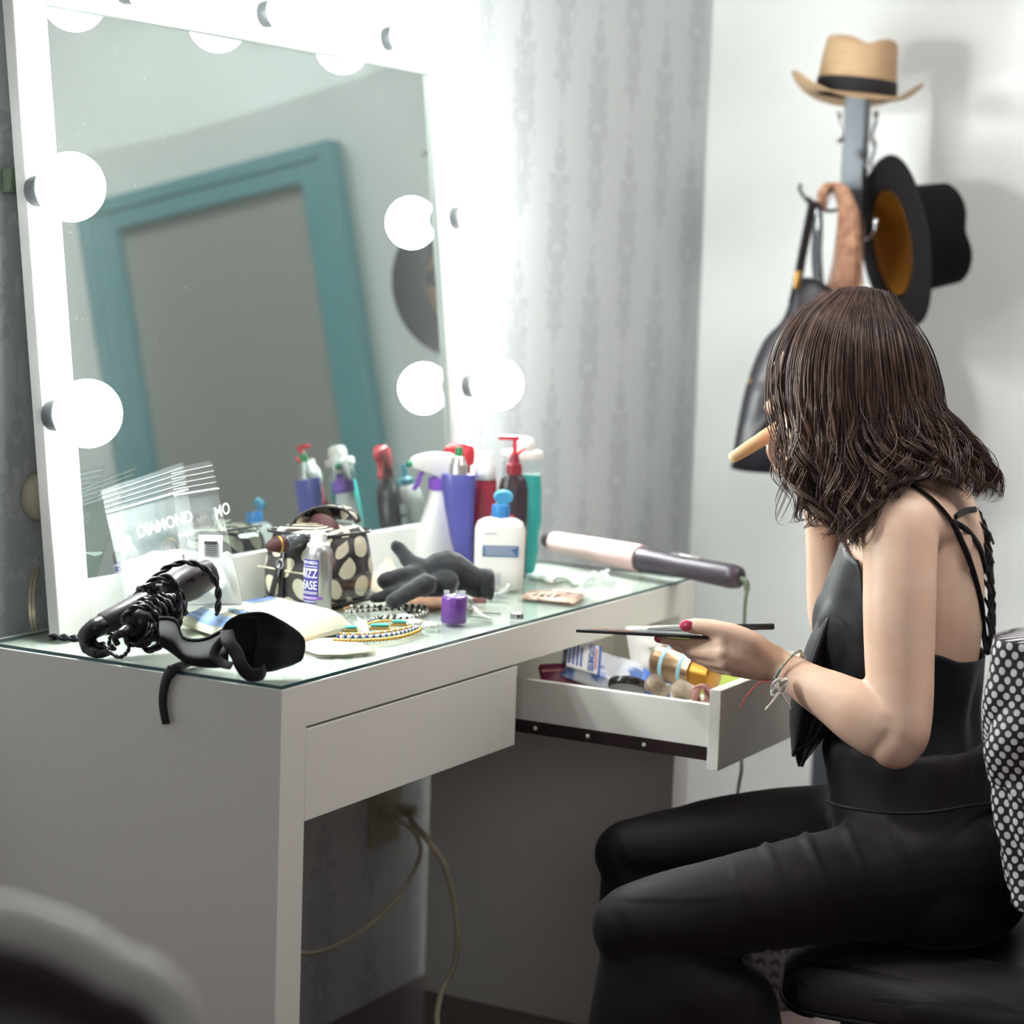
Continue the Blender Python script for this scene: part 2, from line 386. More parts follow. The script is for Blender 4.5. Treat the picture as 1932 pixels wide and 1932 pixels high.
M['grey_clear'] = film('clear_bits', (.92, .95, .94), .3, .1)
M['mattegreen'] = mat('green_print', (96, 130, 70), .6)
M['pale_band'] = mat('pale_blue_band', (150, 198, 212), .4)
M['lidgold'] = mat('gold_ribbed_cap', (172, 120, 40), .34, metal=.6)
def mirror_mat():
    m = bpy.data.materials.new('mirror_glass'); m.use_nodes = True; nt = m.node_tree; N = nt.nodes; b = N['Principled BSDF']
    b.inputs['Base Color'].default_value = (.50, .58, .555, 1); b.inputs['Metallic'].default_value = 1; b.inputs['Roughness'].default_value = .012
    d = N.new('ShaderNodeBsdfDiffuse'); d.inputs[0].default_value = (.85, .9, .88, 1)
    tc = N.new('ShaderNodeTexCoord'); n = N.new('ShaderNodeTexNoise'); n.inputs['Scale'].default_value = 260; n.inputs['Detail'].default_value = 0
    nt.links.new(tc.outputs['Object'], n.inputs['Vector'])
    r = N.new('ShaderNodeMapRange'); r.inputs[1].default_value = .80; r.inputs[2].default_value = .84; r.inputs[3].default_value = .035; r.inputs[4].default_value = .16
    nt.links.new(n.outputs['Fac'], r.inputs[0])
    mx = N.new('ShaderNodeMixShader'); nt.links.new(r.outputs[0], mx.inputs[0]); nt.links.new(b.outputs[0], mx.inputs[1]); nt.links.new(d.outputs[0], mx.inputs[2])
    nt.links.new(mx.outputs[0], N['Material Output'].inputs['Surface']); return m
M['mirror'] = mirror_mat()
def bulb_mat():
    # an LED globe gives most of its light forward, little back over its own housing
    m = M['bulb']; nt = m.node_tree; N = nt.nodes
    ge = N.new('ShaderNodeNewGeometry'); dt = N.new('ShaderNodeVectorMath'); dt.operation = 'DOT_PRODUCT'; dt.inputs[1].default_value = (0, -math.cos(.10764), math.sin(.10764))
    nt.links.new(ge.outputs['Normal'], dt.inputs[0]); r = N.new('ShaderNodeMapRange'); r.interpolation_type = 'SMOOTHSTEP'
    r.inputs[1].default_value = -.5; r.inputs[2].default_value = .5; r.inputs[3].default_value = BULB_POWER*.04; r.inputs[4].default_value = BULB_POWER
    nt.links.new(dt.outputs['Value'], r.inputs[0]); nt.links.new(r.outputs[0], N['Principled BSDF'].inputs['Emission Strength'])
bulb_mat()
def chevron_mat():
    m = mat('grey_chevron_weave', (120, 120, 126), .6); nt = m.node_tree; N = nt.nodes
    tc = N.new('ShaderNodeTexCoord'); sx = N.new('ShaderNodeSeparateXYZ'); nt.links.new(tc.outputs['UV'], sx.inputs[0])
    x = math_node(nt, 'FRACT', math_node(nt, 'DIVIDE', sx.outputs[0], .027)); zz = math_node(nt, 'ABSOLUTE', math_node(nt, 'SUBTRACT', x, .5))
    y = math_node(nt, 'FRACT', math_node(nt, 'ADD', math_node(nt, 'DIVIDE', sx.outputs[1], .022), math_node(nt, 'MULTIPLY', zz, .9)))
    d = math_node(nt, 'MULTIPLY', math_node(nt, 'LESS_THAN', y, .34), math_node(nt, 'LESS_THAN', zz, .38))
    mx = N.new('ShaderNodeMix'); mx.data_type = 'RGBA'; nt.links.new(d, mx.inputs[0]); mx.inputs[6].default_value = (*lin((128, 128, 134)), 1); mx.inputs[7].default_value = (*lin((52, 44, 46)), 1)
    nt.links.new(mx.outputs[2], N['Principled BSDF'].inputs['Base Color']); return m
M['chevron'] = chevron_mat()

# ------------------------------------------------------------------ the room
WY, WX = .50, 2.24
XL, YF, ZC = -4.2, -4.0, 2.6
def slab(name, a, b, m): return struct(MB().box(a, b).build(name, m, smooth=False))
slab('floor', (XL-.1, YF-.1, -.1), (WX+.1, WY+.1, 0), M['floor'])
slab('ceiling', (XL-.1, YF-.1, ZC), (WX+.1, WY+.1, ZC+.1), M['ceiling'])
slab('wall_back', (XL-.1, WY, 0), (WX, WY+.1, ZC), M['wallpaper'])
slab('wall_right', (WX, YF, 0), (WX+.1, WY+.1, ZC), M['plaster'])
slab('wall_left', (XL-.1, YF, 0), (XL, WY, ZC), M['farwall'])
slab('wall_front', (XL, YF-.1, 0), (WX, YF, ZC), M['farwall'])
# baseboard, framed door on the right wall (seen in the mirror)
struct(MB().box((WX-.012, YF, 0), (WX, WY, .07)).build('baseboard_right', M['plaster'], smooth=False, bevel=.003))
d1 = MB().box((WX-.012, -1.12, 0), (WX-.002, -.55, 1.655)).build('door_1', M['doorgrey'], smooth=False)
struct(d1)
fr = MB()
fr.box((WX-.045, -.55, 0), (WX-.001, -.45, 1.735)); fr.box((WX-.045, -1.225, 0), (WX-.001, -1.12, 1.735)); fr.box((WX-.045, -1.12, 1.655), (WX-.001, -.55, 1.735))
fr.box((WX-.055, -.485, 0), (WX-.04, -.45, 1.735)); fr.box((WX-.055, -1.225, 0), (WX-.04, -1.19, 1.735)); fr.box((WX-.055, -1.19, 1.70), (WX-.04, -.485, 1.735))
fr.build('door_frame', M['teal'], d1, smooth=False, bevel=.004)

# ------------------------------------------------------------------ dressing table
L, TH, D1, D2 = 1.155, .0509, .456, .478
SEAM, DB = H-.0517, H-.1651
DX1 = .563; OX0, OX1, OY = .627, 1.098, -.279
t = thing('dressing_table', (L/2, D1/2, 0), 'white lacquered dressing table with one drawer shut and one pulled open', 'table')
MB().box((0, 0, SEAM+.0015), (L, D2, H)).build('tabletop', M['lacquer'], t, smooth=False)
MB().box((0, 0, 0), (TH, D1, SEAM+.0016)).build('side_panel', M['lacquer'], t, smooth=False)
MB().box((L-.0544, 0, 0), (L, D1, SEAM+.0016)).build('side_panel', M['lacquer'], t, smooth=False)
MB().box((TH, D1-.03, DB-.01), (L-.0544, D1-.012, SEAM)).build('back_rail', M['lacquer'], t, smooth=False)
MB().box((.588, .03, DB+.004), (.604, D1-.03, SEAM)).build('divider', M['lacquer'], t, smooth=False)
dr = MB().box((TH+.014, .017, DB+.012), (DX1-.012, .40, SEAM-.03)).build('drawer', M['lacquer'], t, smooth=False)
MB().box((TH+.001, 0, DB), (DX1, .017, SEAM-.0022)).build('drawer_front', M['lacquer'], dr, smooth=False, bevel=.0008)
od = MB()
sz1, sz0 = H-.0862, H-.1445
for x0, x1 in ((OX0+.004, OX0+.018), (OX1-.018, OX1-.004)):
    od.box((x0, OY+.0172, sz0), (x1, .12, sz1))
od.box((OX0+.018, .106, sz0), (OX1-.018, .12, sz1)); od.box((OX0+.018, OY+.0172, sz0), (OX1-.018, .106, sz0+.008))
odo = od.build('drawer', M['lacquer'], t, smooth=False)
MB().box((OX0, OY, H-.1745), (OX1, OY+.0172, H-.0636)).build('drawer_front', M['lacquer'], odo, smooth=False, bevel=.001)
MB().box((OX0+.002, OY+.019, sz0-.018), (OX0+.016, .2, sz0+.0005)).build('drawer_slide', M['rail'], odo, smooth=False)
MB().box((OX1-.016, OY+.019, sz0-.018), (OX1-.002, .2, sz0+.0005)).build('drawer_slide', M['rail'], odo, smooth=False)
for u, v in ((1010, 1370), (1109, 1386.5), (1215, 1402)):
    p = on(u, v, 0, OX0+.002)
    MB().ell((p.x, p.y, sz0-.009), (.0012, .0032, .0032)).build('screw_head', M['white_plastic'], odo)
# glass sheet on the table
g = MB(); a, b = (.003, .003, H+.0006), (L-.003, .452, GZ-.0003)
g.box(a, b); g.mi = [0, 0, 1, 1, 1, 1]
tag(g.build('glass_top', [M['glass_top'], M['glass_edge']], smooth=False, origin=(L/2, .22, H)), 'clear glass sheet with green edges covering the white tabletop', 'glass sheet')

# ------------------------------------------------------------------ lit mirror
MX, MY, AL, MW, MH, MS, MI = .0637, .3862, .10764, 1.076, .866, .0619, .068
sa, ca = math.sin(AL), math.cos(AL)
MM = Matrix(((1, 0, 0, MX), (0, sa, -ca, MY), (0, ca, sa, GZ+.0025), (0, 0, 0, 1)))   # local (along, up the face, out of the face)
mir = thing('vanity_mirror', (MX+MW/2, MY+.05, GZ), 'large mirror in a white wooden frame with lit globe bulbs', 'mirror')
f = MB(); RS = .064
f.box((0, 0, -.0185), (MS, MH, 0), MM); f.box((MW-RS, 0, -.0185), (MW, MH, 0), MM)
f.box((MS, 0, -.0185), (MW-RS, MI, 0), MM); f.box((MS, MH-MS, -.0185), (MW-RS, MH, 0), MM)
f.build('mirror_frame', M['paint'], mir, smooth=False, bevel=.002)
MB().box((MS-.01, MI-.01, -.018), (MW-RS+.01, MH-MS+.01, -.0125), MM).build('mirror_glass', M['mirror'], mir, smooth=False)
BR = .0432
for k, (bu, bv) in enumerate(((.0135, .563), (.0145, .282), (1.0455, .566), (1.0515, .286), (.217, .838), (.536, .843), (.868, .843))):
    m = MM @ Matrix.Translation((bu, bv, 0))
    so = MB().lathe([(.0, -.001), (.0185, -.001), (.0195, .004), (.0195, .013), (.0175, .0155), (0, .0155)], 28, m).build('lamp_socket', M['socket'], mir, auto=40)
    ball = MB().ell((0, 0, .0155+BR), (BR, BR, BR), m, 40, 24)
    ball.build('light_bulb', M['bulb'], so)
# things on the wall and the lead behind the mirror
p = on(58, 936, 1, WY)
pl = MB(); pl.lathe([(0, 0), (.026, 0), (.03, .006), (.03, .018), (.022, .028), (0, .031)], 28, frame((p.x+.006, WY, p.z), (1, 0, 0), (0, 0, 1)), 1, 1.05)
tag(pl.build('wall_plug', M['cord_cream'], origin=p), 'round cream plug on the dark wallpaper beside the mirror frame', 'plug')
pts = [P(88, 985, 2.88), P(74, 1050, 2.86), P(62, 1105, 2.80), P(61, 1160, 2.74), T(66, 1192)+Vector((0, 0, .003))]
c = MB()
for o in (-.0022, .0022): c.tube([q+RH*o for q in cr(pts, 8)], .0023, 8)
tag(c.build('cord', M['cord_cream'], origin=pts[-1]), 'cream twin cord hanging behind the mirror at its left edge', 'cord')
p = on(20, 335, 1, WY)
tag(MB().box((p.x-.02, WY-.02, p.z-.02), (p.x+.03, WY-.0005, p.z+.012)).build('junction_clip', M['cord_grey'], origin=p, bevel=.003), 'small grey clip on the wallpaper behind the upper mirror edge', 'clip')
# outlet under the table with two plugs
p = on(721, 1543, 1, WY)
ol = thing('wall_outlet', (p.x, WY, p.z), 'wall outlet plate on the wallpaper under the table', 'outlet')
MB().box((p.x-.042, WY-.006, p.z-.045), (p.x+.05, WY-.0003, p.z+.05)).build('cover_plate', M['cord_cream'], ol, bevel=.002)
for k, (px, pv, path, lab) in enumerate(((722, 1534, [(748, 1545, 3.37), (775, 1562, 3.34), (790, 1585, 3.32), (793, 1612, 3.30), (778, 1650, 3.22), (745, 1700, 3.2), (690, 1750, 3.15), (630, 1785, 3.05), (585, 1798, 2.95), (562, 1796, 2.9)], 'thin cord from the outlet looping left under the table'),
                                         (754, 1527, [(776, 1548, 3.27), (806, 1583, 3.13), (837, 1630, 3.13), (855, 1690, 3.15), (864, 1760, 3.16), (858, 1820, 3.18), (834, 1868, 3.18), (824, 1920, 3.12), (830, 1960, 3.04)], 'thick cord from the outlet dropping to the floor before the side panel'))):
    q = on(px, pv, 1, WY-.006)
    th = thing('power_cord', q, lab, 'cord', None)
    MB().box((-.012, -.03, -.009), (.012, 0, .009), Matrix.Translation(q)).build('plug', M['cord_cream'], th, bevel=.003)
    pp = [q+Vector((0, -.03, 0))]+[P(*z) for z in path]
    MB().tube(cr(pp, 8), .0036 if k == 0 else .0046, 8).build('cable', M['cord_cream'], th)
# ------------------------------------------------------------------ bottles at the back right of the table
def rect_prof(b, w0, d0, z0, z1, n=32, p=3.5): pass
def ovals(zs, n=36, p=2.6, Mx=None):
    """zs: (z, half width, half depth, centre shift)"""
    rs = []
    for z, a, b, cx in zs:
        r = []
        for j in range(n):
            t = 2*PI*j/n; c, q = math.cos(t), math.sin(t)
            r.append((cx+a*math.copysign(abs(c)**(2/p), c), b*math.copysign(abs(q)**(2/p), q), z))
        rs.append(r)
    return rs
def bottle(loc, label, cat='bottle', name='bottle'): return thing(name, loc, label, cat, None)
# white lotion bottle with open blue flip cap
b0 = T(940, 1111); F0 = camframe(b0, .05)
t = bottle(b0, 'white lotion bottle with blue label and open blue flip cap', name='lotion_bottle')
mb = MB(); mb.loft(ovals([(0, .033, .017, 0), (.003, .0365, .02, 0), (.03, .038, .0205, 0), (.092, .0385, .0205, 0), (.103, .0345, .019, 0), (.108, .026, .016, 0), (.1105, .014, .012, 0)], 44, 3.2), M=F0)
mb.build('body', M['white_plastic'], t, auto=50)
cp = MB().lathe([(0, .109), (.0135, .109), (.0138, .112), (.0138, .126), (.0128, .129), (0, .129)], 28, F0).build('flip_cap', M['blue_cap'], t, auto=40)
lm = F0 @ Matrix.Translation((.004, .013, .139)) @ Matrix.Rotation(math.radians(-66), 4, 'X')
MB().lathe([(0, -.002), (.0135, -.002), (.0142, .001), (.0142, .004), (.0125, .004), (.011, .0005), (0, .0005)], 28, lm, 1.05, .8).build('lid', M['light_blue'], cp, auto=40)
def onface(F, y, x0, x1, z0, z1, m, par, name, th=.0004):
    return MB().box((x0, y-th, z0), (x1, y, z1), F).build(name, m, par, smooth=False)
onface(F0, -.0204, -.0265, .028, .052, .069, M['blue_label'], t, 'label')
for k, z in enumerate((.066, .0625, .059, .0555)):
    onface(F0, -.0209, -.0235+.001*(k % 2), .0235-.003*((k*2) % 3), z-.0004, z+.0004, M['white_label'], t, 'print_line', .0002)
onface(F0, -.0206, -.025, -.006, .0862, .0878, M['grey_label'], t, 'print_line', .0002)
bc = MB()
for k in range(14):
    x = -.021+k*.0017; bc.box((x, -.0208, .008), (x+(.0009 if k % 3 else .0005), -.0204, .028), F0)
bc.build('barcode', M['grey_label'], t, smooth=False)
# teal shampoo bottle
b1 = T(978, 1080); F1 = camframe(b1, .1)
t = bottle(b1, 'clear bottle of teal liquid with a white cap, rearmost on the right', name='shampoo_bottle')
mb = MB(); mb.loft(ovals([(0, .024, .016, 0), (.004, .027, .018, 0), (.04, .031, .02, 0), (.09, .034, .021, 0), (.138, .032, .02, 0), (.158, .0305, .019, 0)], 36, 2.4), M=F1); mb.build('liquid', M['teal_liquid'], t, auto=60)
mb = MB(); mb.loft(ovals([(.1583, .0306, .0192, 0), (.175, .031, .0195, 0), (.184, .031, .0195, 0)], 36, 2.4), M=F1); mb.build('clear_body', M['clear_plastic'], t)
cp = MB().loft(ovals([(.184, .0325, .021, 0), (.187, .0335, .022, 0), (.194, .0335, .022, 0), (.197, .031, .02, 0)], 36, 2.4), M=F1).build('cap', M['white_plastic'], t, auto=40)
MB().lathe([(0, .196), (.0155, .197), (.016, .207), (.014, .2155), (.008, .219), (0, .2195)], 24, F1 @ Matrix.Translation((.004, 0, 0))).build('knob', M['white_plastic'], cp)
# black bottle with red pump
b2 = T(963, 1092); F2 = camframe(b2, 0)
t = bottle(b2, 'black lotion bottle with a tall red pump head', name='pump_bottle')
mb = MB(); mb.loft(ovals([(0, .021, .015, 0), (.004, .0235, .017, 0), (.10, .0238, .017, 0), (.145, .0232, .0168, 0), (.158, .0195, .015, 0), (.166, .0125, .0115, 0)], 36, 2.6), M=F2); mb.build('body', M['brown_black'], t, auto=60)
onface(F2, -.0171, -.012, .002, .1, .103, M['pump_red'], t, 'print_line'); onface(F2, -.0171, .004, .012, .062, .066, M['pump_red'], t, 'print_line')
cl = MB().lathe([(0, .165), (.0125, .165), (.0125, .181), (.0085, .184), (.0065, .197), (0, .197)], 24, F2).build('collar', M['maroon'], t, auto=40)
pm = MB(); pm.lathe([(0, .184), (.008, .184), (.0055, .199), (.0035, .202), (.0035, .222), (0, .222)], 16, F2); pm.box((-.026, -.005, .2195), (.0075, .005, .226), F2)
pm.tube([F2 @ Vector(q) for q in ((.003, 0, .196), (.01, -.002, .202), (.018, -.004, .208))], [.003, .0025, .002], 8)
pm.build('pump', M['pump_red'], cl, bevel=.0012)
# maroon bottle with white domed cap
b3 = T(907, 1092); F3 = camframe(b3, .2)
t = bottle(b3, 'slim maroon bottle with a white domed cap', name='conditioner_bottle')
MB().loft(ovals([(0, .0205, .013, 0), (.004, .0225, .0155, 0), (.08, .0205, .0155, 0), (.155, .0165, .0145, .003), (.158, .015, .013, .003)], 32, 2.6), M=F3).build('body', M['maroon'], t, auto=60)
onface(F3, .0156, -.015, .014, .03, .13, M['salmon'], t, 'label')
MB().lathe([(0, .157), (.0165, .157), (.0165, .172), (.0145, .183), (.0095, .19), (.009, .20), (0, .201)], 28, F3 @ Matrix.Translation((.002, 0, 0))).build('cap', M['white_plastic'], t)
# indigo tapered bottle, silver cap, green tip
b4 = T(868, 1096); F4 = camframe(b4, -.1)
t = bottle(b4, 'indigo bottle tapering to a narrow foot, with silver cap and green tip', name='styling_bottle')
MB().loft(ovals([(0, .0085, .011, .0105), (.004, .0105, .0125, .0095), (.03, .013, .014, .0065), (.07, .0185, .0155, .0005), (.11, .0225, .016, -.004), (.14, .0255, .016, -.0065), (.164, .0265, .016, -.0075), (.167, .0255, .0155, -.0075)], 36, 2.5), M=F4).build('body', M['indigo'], t, auto=60)
FC = F4 @ Matrix.Translation((-.008, 0, 0))
cp = MB().lathe([(0, .166), (.0145, .166), (.0142, .181), (.012, .184), (.0105, .19), (.0075, .195), (0, .195)], 28, FC).build('cap', M['silver'], t, auto=40)
tip = MB().lathe([(0, .194), (.0062, .194), (.0062, .205), (.0055, .209), (0, .2095)], 16, FC)
tip.build('tip', M['green_clear'], cp, auto=40)
# white spray bottle with violet collar, trigger head turned to the mirror
b5 = T(824, 1086); F5 = camframe(b5, .55)
t = bottle(b5, 'white spray bottle with a violet ribbed collar and white trigger head', name='spray_bottle')
MB().loft(ovals([(0, .034, .02, 0), (.004, .0375, .0225, 0), (.03, .0385, .023, 0), (.06, .035, .022, 0), (.09, .028, .02, 0), (.115, .0195, .0175, 0), (.132, .0148, .0148, 0), (.138, .0148, .0148, 0)], 40, 2.3), M=F5).build('body', M['white_plastic'], t)
rb = MB(); pr_ = []
for k in range(48): pass
rings = []
for z, r in ((.137, .0165), (.139, .0172), (.154, .0172), (.156, .0165)):
    rings.append([((r+(.0005 if j % 2 else 0))*math.cos(2*PI*j/60), (r+(.0005 if j % 2 else 0))*math.sin(2*PI*j/60), z) for j in range(60)])
rb.loft(rings, M=F5); rb.build('collar', M['purple'], t, smooth=False)
hd = MB(); hd.loft([[F5 @ Vector(q) for q in ((x, -hw, z0), (x, hw, z0), (x, hw, z1), (x, hw*.5, z1+.004), (x, -hw*.5, z1+.004), (x, -hw, z1))] for x, hw, z0, z1 in ((.026, .009, .164, .184), (.016, .0125, .156, .19), (-.004, .013, .155, .192), (-.024, .0105, .163, .191), (-.044, .0085, .170, .187), (-.052, .006, .173, .183))])
ho = hd.build('trigger_head', M['white_plastic'], t, bevel=.002)
MB().tube([F5 @ Vector(q) for q in ((-.03, 0, .168), (-.036, 0, .158), (-.04, 0, .146), (-.046, 0, .138))], [(.006, .003)]*4, 8).build('trigger', M['purple'], ho)
MB().lathe([(0, 0), (.005, 0), (.005, .006), (0, .006)], 12, F5 @ axisframe((-.052, 0, .178), (-.06, 0, .178))).build('nozzle', M['green_clear'], ho)
# dark bottle with red trigger, behind the white spray bottle
b6 = T(868, 1071); F6 = camframe(b6, .75)
t = bottle(b6, 'dark bottle with a red trigger sprayer, behind the white spray bottle', name='spray_bottle')
MB().loft(ovals([(0, .03, .018, 0), (.004, .033, .0205, 0), (.08, .0325, .0205, 0), (.115, .0305, .02, 0), (.135, .024, .018, 0), (.145, .013, .0125, 0), (.15, .0115, .0115, 0)], 36, 2.8), M=F6).build('body', M['brown_black'], t)
for z in (.028, .052, .074, .096): onface(F6, .0213, -.024, .024, z-.008, z+.008, M['grey_label'], t, 'label')
MB().lathe([(0, .149), (.0125, .149), (.0125, .166), (.008, .168), (0, .168)], 24, F6).build('collar', M['maroon'], t, auto=40)
hd = MB(); hd.loft([[F6 @ Vector(q) for q in ((x, -hw, z0), (x, hw, z0), (x, hw, z1), (x, hw*.5, z1+.003), (x, -hw*.5, z1+.003), (x, -hw, z1))] for x, hw, z0, z1 in ((.02, .007, .172, .188), (.012, .011, .167, .199), (-.008, .0115, .167, .203), (-.024, .009, .18, .199), (-.038, .006, .184, .194))])
hd.tube([F6 @ Vector(q) for q in ((-.02, 0, .183), (-.026, 0, .17), (-.035, 0, .158), (-.04, 0, .152))], [(.006, .003)]*4, 8)
hd.build('trigger_head', M['pump_red'], t, bevel=.002)
# white squeeze bottle with blue nozzle
b7 = T(902, 1064); F7 = camframe(b7, 0)
t = bottle(b7, 'white squeeze bottle with a light blue nozzle, mostly hidden by other bottles', name='squeeze_bottle')
MB().loft(ovals([(0, .024, .02, 0), (.005, .027, .022, 0), (.10, .027, .022, 0), (.125, .024, .02, 0), (.135, .013, .013, 0)], 32, 2.3), M=F7).build('body', M['white_plastic'], t)
MB().lathe([(0, .134), (.0135, .134), (.0135, .144), (.006, .15), (.0045, .17), (0, .171)], 20, F7).build('nozzle', M['light_blue'], t, auto=40)

# ------------------------------------------------------------------ hair spray can
bc0 = T(598, 1166); FC0 = camframe(bc0, 0) @ Matrix.Diagonal((1, 1, 1.10, 1)); R0 = .0193
t = thing('hairspray_can', bc0, 'silver aerosol can with a violet label and white cap', 'spray can')
MB().lathe([(0, 0), (R0-.002, 0), (R0, .003), (R0, .081), (R0-.0008, .086), (R0-.004, .091), (0, .0912)], 40, FC0).build('body', M['silver'], t, auto=50)
MB().lathe([(0, .0905), (R0-.0035, .0905), (R0-.0035, .0935), (R0-.008, .0965), (R0-.0085, .107), (R0-.011, .1085), (0, .1085)], 32, FC0).build('cap', M['white_plastic'], t, auto=40)
def wrap(th0, r=R0+.0004):
    def fn(p):
        a = th0+p.x/r; return Vector(((r+p.z)*math.sin(a), -(r+p.z)*math.cos(a), p.y))
    return fn
def wrapbox(x0, x1, y0, y1, th0, m, par, name, r=R0+.0002):
    mb = MB(); n = 14
    rows = [[FC0 @ wrap(th0, r)(Vector((x0+(x1-x0)*k/n, y, 0))) for k in range(n+1)] for y in (y0, y1)]
    mb.sheet(rows, th=-.0002); return mb.build(name, m, par, smooth=False)
TH0 = -.5
wrapbox(-.017, .0125, .0295, .0755, TH0, M['violet_label'], t, 'label'); wrapbox(-.017, .0185, .0255, .0292, TH0, M['purple'], t, 'label'); wrapbox(-.017, .0105, .0205, .025, TH0, M['violet_label'], t, 'label')
for body, size, y in (('JOHN FRIEDA', .0052, .0715), ('FRIZZ', .0152, .0575), ('EASE', .0152, .043)):
    text_mb(body, size, FC0, 'RIGHT', fn=lambda p, y=y: wrap(TH0, R0+.0006)(Vector((p.x*.78+.0108, p.y+y, p.z)))).build('lettering', M['white_label'], t, smooth=False)
for y in (.0665, .0635, .0345, .0325, .0272, .0226): wrapbox(-.017, .0108, y, y+.0007, TH0, M['white_label'], t, 'rule', R0+.0005)
for k in range(5): wrapbox(-.017, .0075-.002*(k % 2), .0168-k*.0032, .0173-k*.0032, TH0, M['polesteel'], t, 'print_line', R0+.0003)

# ------------------------------------------------------------------ polka dot make-up case
CA = T(487, 1136); CB = T(618, 1158); CC = T(690, 1111)
e1 = (CB-CA).normalized(); e2 = (CC-CB).normalized(); e2 = (e2-e1*e2.dot(e1)).normalized(); wa = (CB-CA).length
e2 = Vector((-e1.y, e1.x, 0)); 
wa, wb = .112, .13
FCa = frame(CA, e1, e2)
t = thing('makeup_case', CA+e1*wa/2+e2*wb/2, 'glossy dark make-up case with cream polka dots, standing unzipped', 'make-up case')
def case_ring(z, ins, n=64, p=5, bul=0):
    r = []; uv = []; cum = 0; prev = None
    for j in range(n+1):
        a = 2*PI*j/n; c, q = math.cos(a), math.sin(a)
        x = wa/2+(wa/2-ins+bul)*math.copysign(abs(c)**(2/p), c); y = wb/2+(wb/2-ins+bul)*math.copysign(abs(q)**(2/p), q)
        pt = Vector((x, y, z))
        if prev is not None: cum += (pt-prev).length
        prev = pt; r.append(FCa @ pt); uv.append((cum, z))
    return r, uv
rings = []; uvs = []
for z, ins, bul in ((.0, .012, 0), (.003, .004, 0), (.012, 0, .001), (.05, 0, .003), (.085, .002, .001), (.1, .006, 0), (.110, .014, 0), (.115, .03, 0), (.117, .05, 0)):
    r, u = case_ring(z, ins, bul=bul)
    for k in range(len(r)):
        q = noise.noise(r[k]*28)*.004*(1 if .02 < z < .11 else .3); r[k] = r[k]+(r[k]-(CA+e1*wa/2+e2*wb/2)).normalized()*q
    rings.append(r); uvs += u
mb = MB(); mb.loft(rings, uv=uvs, closed=False, cap=False)
mb.face(range((len(rings)-1)*65, len(rings)*65)); mb.build('shell', M['polka'], t)
for zz, ins in ((.006, .001), (.104, .004)):
    tr = MB(); tr.tube([FCa @ Vector((wa/2+(wa/2-ins+.003)*math.copysign(abs(math.cos(a))**.4, math.cos(a)), wb/2+(wb/2-ins+.003)*math.copysign(abs(math.sin(a))**.4, math.sin(a)), zz)) for a in [2*PI*k/60 for k in range(60)]], .0022, 6, closed=True)
    tr.build('piping', M['vinyl_trim'], t)
arch = cr([FCa @ Vector(q) for q in ((.036, .02, .105), (.04, .035, .124), (.058, .06, .138), (.088, .08, .136), (.105, .09, .118))], 8)
lift = []
for i, q in enumerate(arch):
    lift.append([q, q+e2*.012+UP*.003, FCa @ Vector((.03+.07*i/len(arch), .09, .12))])
mb = MB(); mb.sheet(lift, th=.002, uv=[[(a*.006, b*.02) for b in range(3)] for a in range(len(lift))]); mb.build('flap', M['polka'], t)
MB().tube(arch, .0022, 6).build('piping', M['vinyl_trim'], t)
MB().ell((0, 0, 0), (.028, .012, .017), FCa @ Matrix.Translation((.07, .06, .112)) @ Matrix.Rotation(.25, 4, 'Y')).build('lining', M['dark_red'], t)
zp = MB(); zp.tube([FCa @ Vector(q) for q in ((.052, -.006, .085), (.052, -.007, .06), (.05, -.007, .03), (.049, -.006, .006))], [(.0045, .002)]*4, 8, ref=e1)
zp.build('zip', M['vinyl_trim'], t)
MB().tube([FCa @ Vector(q) for q in ((.001, -.004, .053), (.03, -.0058, .053), (.06, -.0062, .052), (.116, -.005, .052))], .0013, 6).build('seam', M['cream'], t)
pu = MB(); pu.tube([FCa @ Vector((.052+.006*math.cos(a), -.011, .062+.007*math.sin(a))) for a in [2*PI*k/20 for k in range(20)]], .0014, 6, closed=True)
po = pu.build('zip_ring', M['chrome'], t)
MB().tube([FCa @ Vector(q) for q in ((.05, -.0125, .056), (.046, -.0135, .04), (.041, -.014, .022), (.037, -.013, .006))], [(.0055, .0012)]*4, 8, ref=e1).build('zip_pull', M['vinyl_trim'], po)
# brush lying in the open case
a0 = P(502, 1032, 2.98); a1 = P(575, 1017, 3.02)
t = thing('makeup_brush', a0, 'dark make-up brush handle sticking out of the polka dot case', 'brush')
m = axisframe(a0, a1); ln = (a1-a0).length
MB().lathe([(0, 0), (.004, .001), (.0085, .008), (.0115, .02), (.012, .03)], 20, m).build('handle', M['dark_red'], t)
MB().lathe([(.0122, .019), (.0126, .0195), (.0126, .021), (.0122, .0215)], 20, m).build('ring', M['gold'], t)
MB().lathe([(.0118, .03), (.011, .045), (.0085, ln), (0, ln+.001)], 20, m).build('ferrule', M['polesteel'], t)

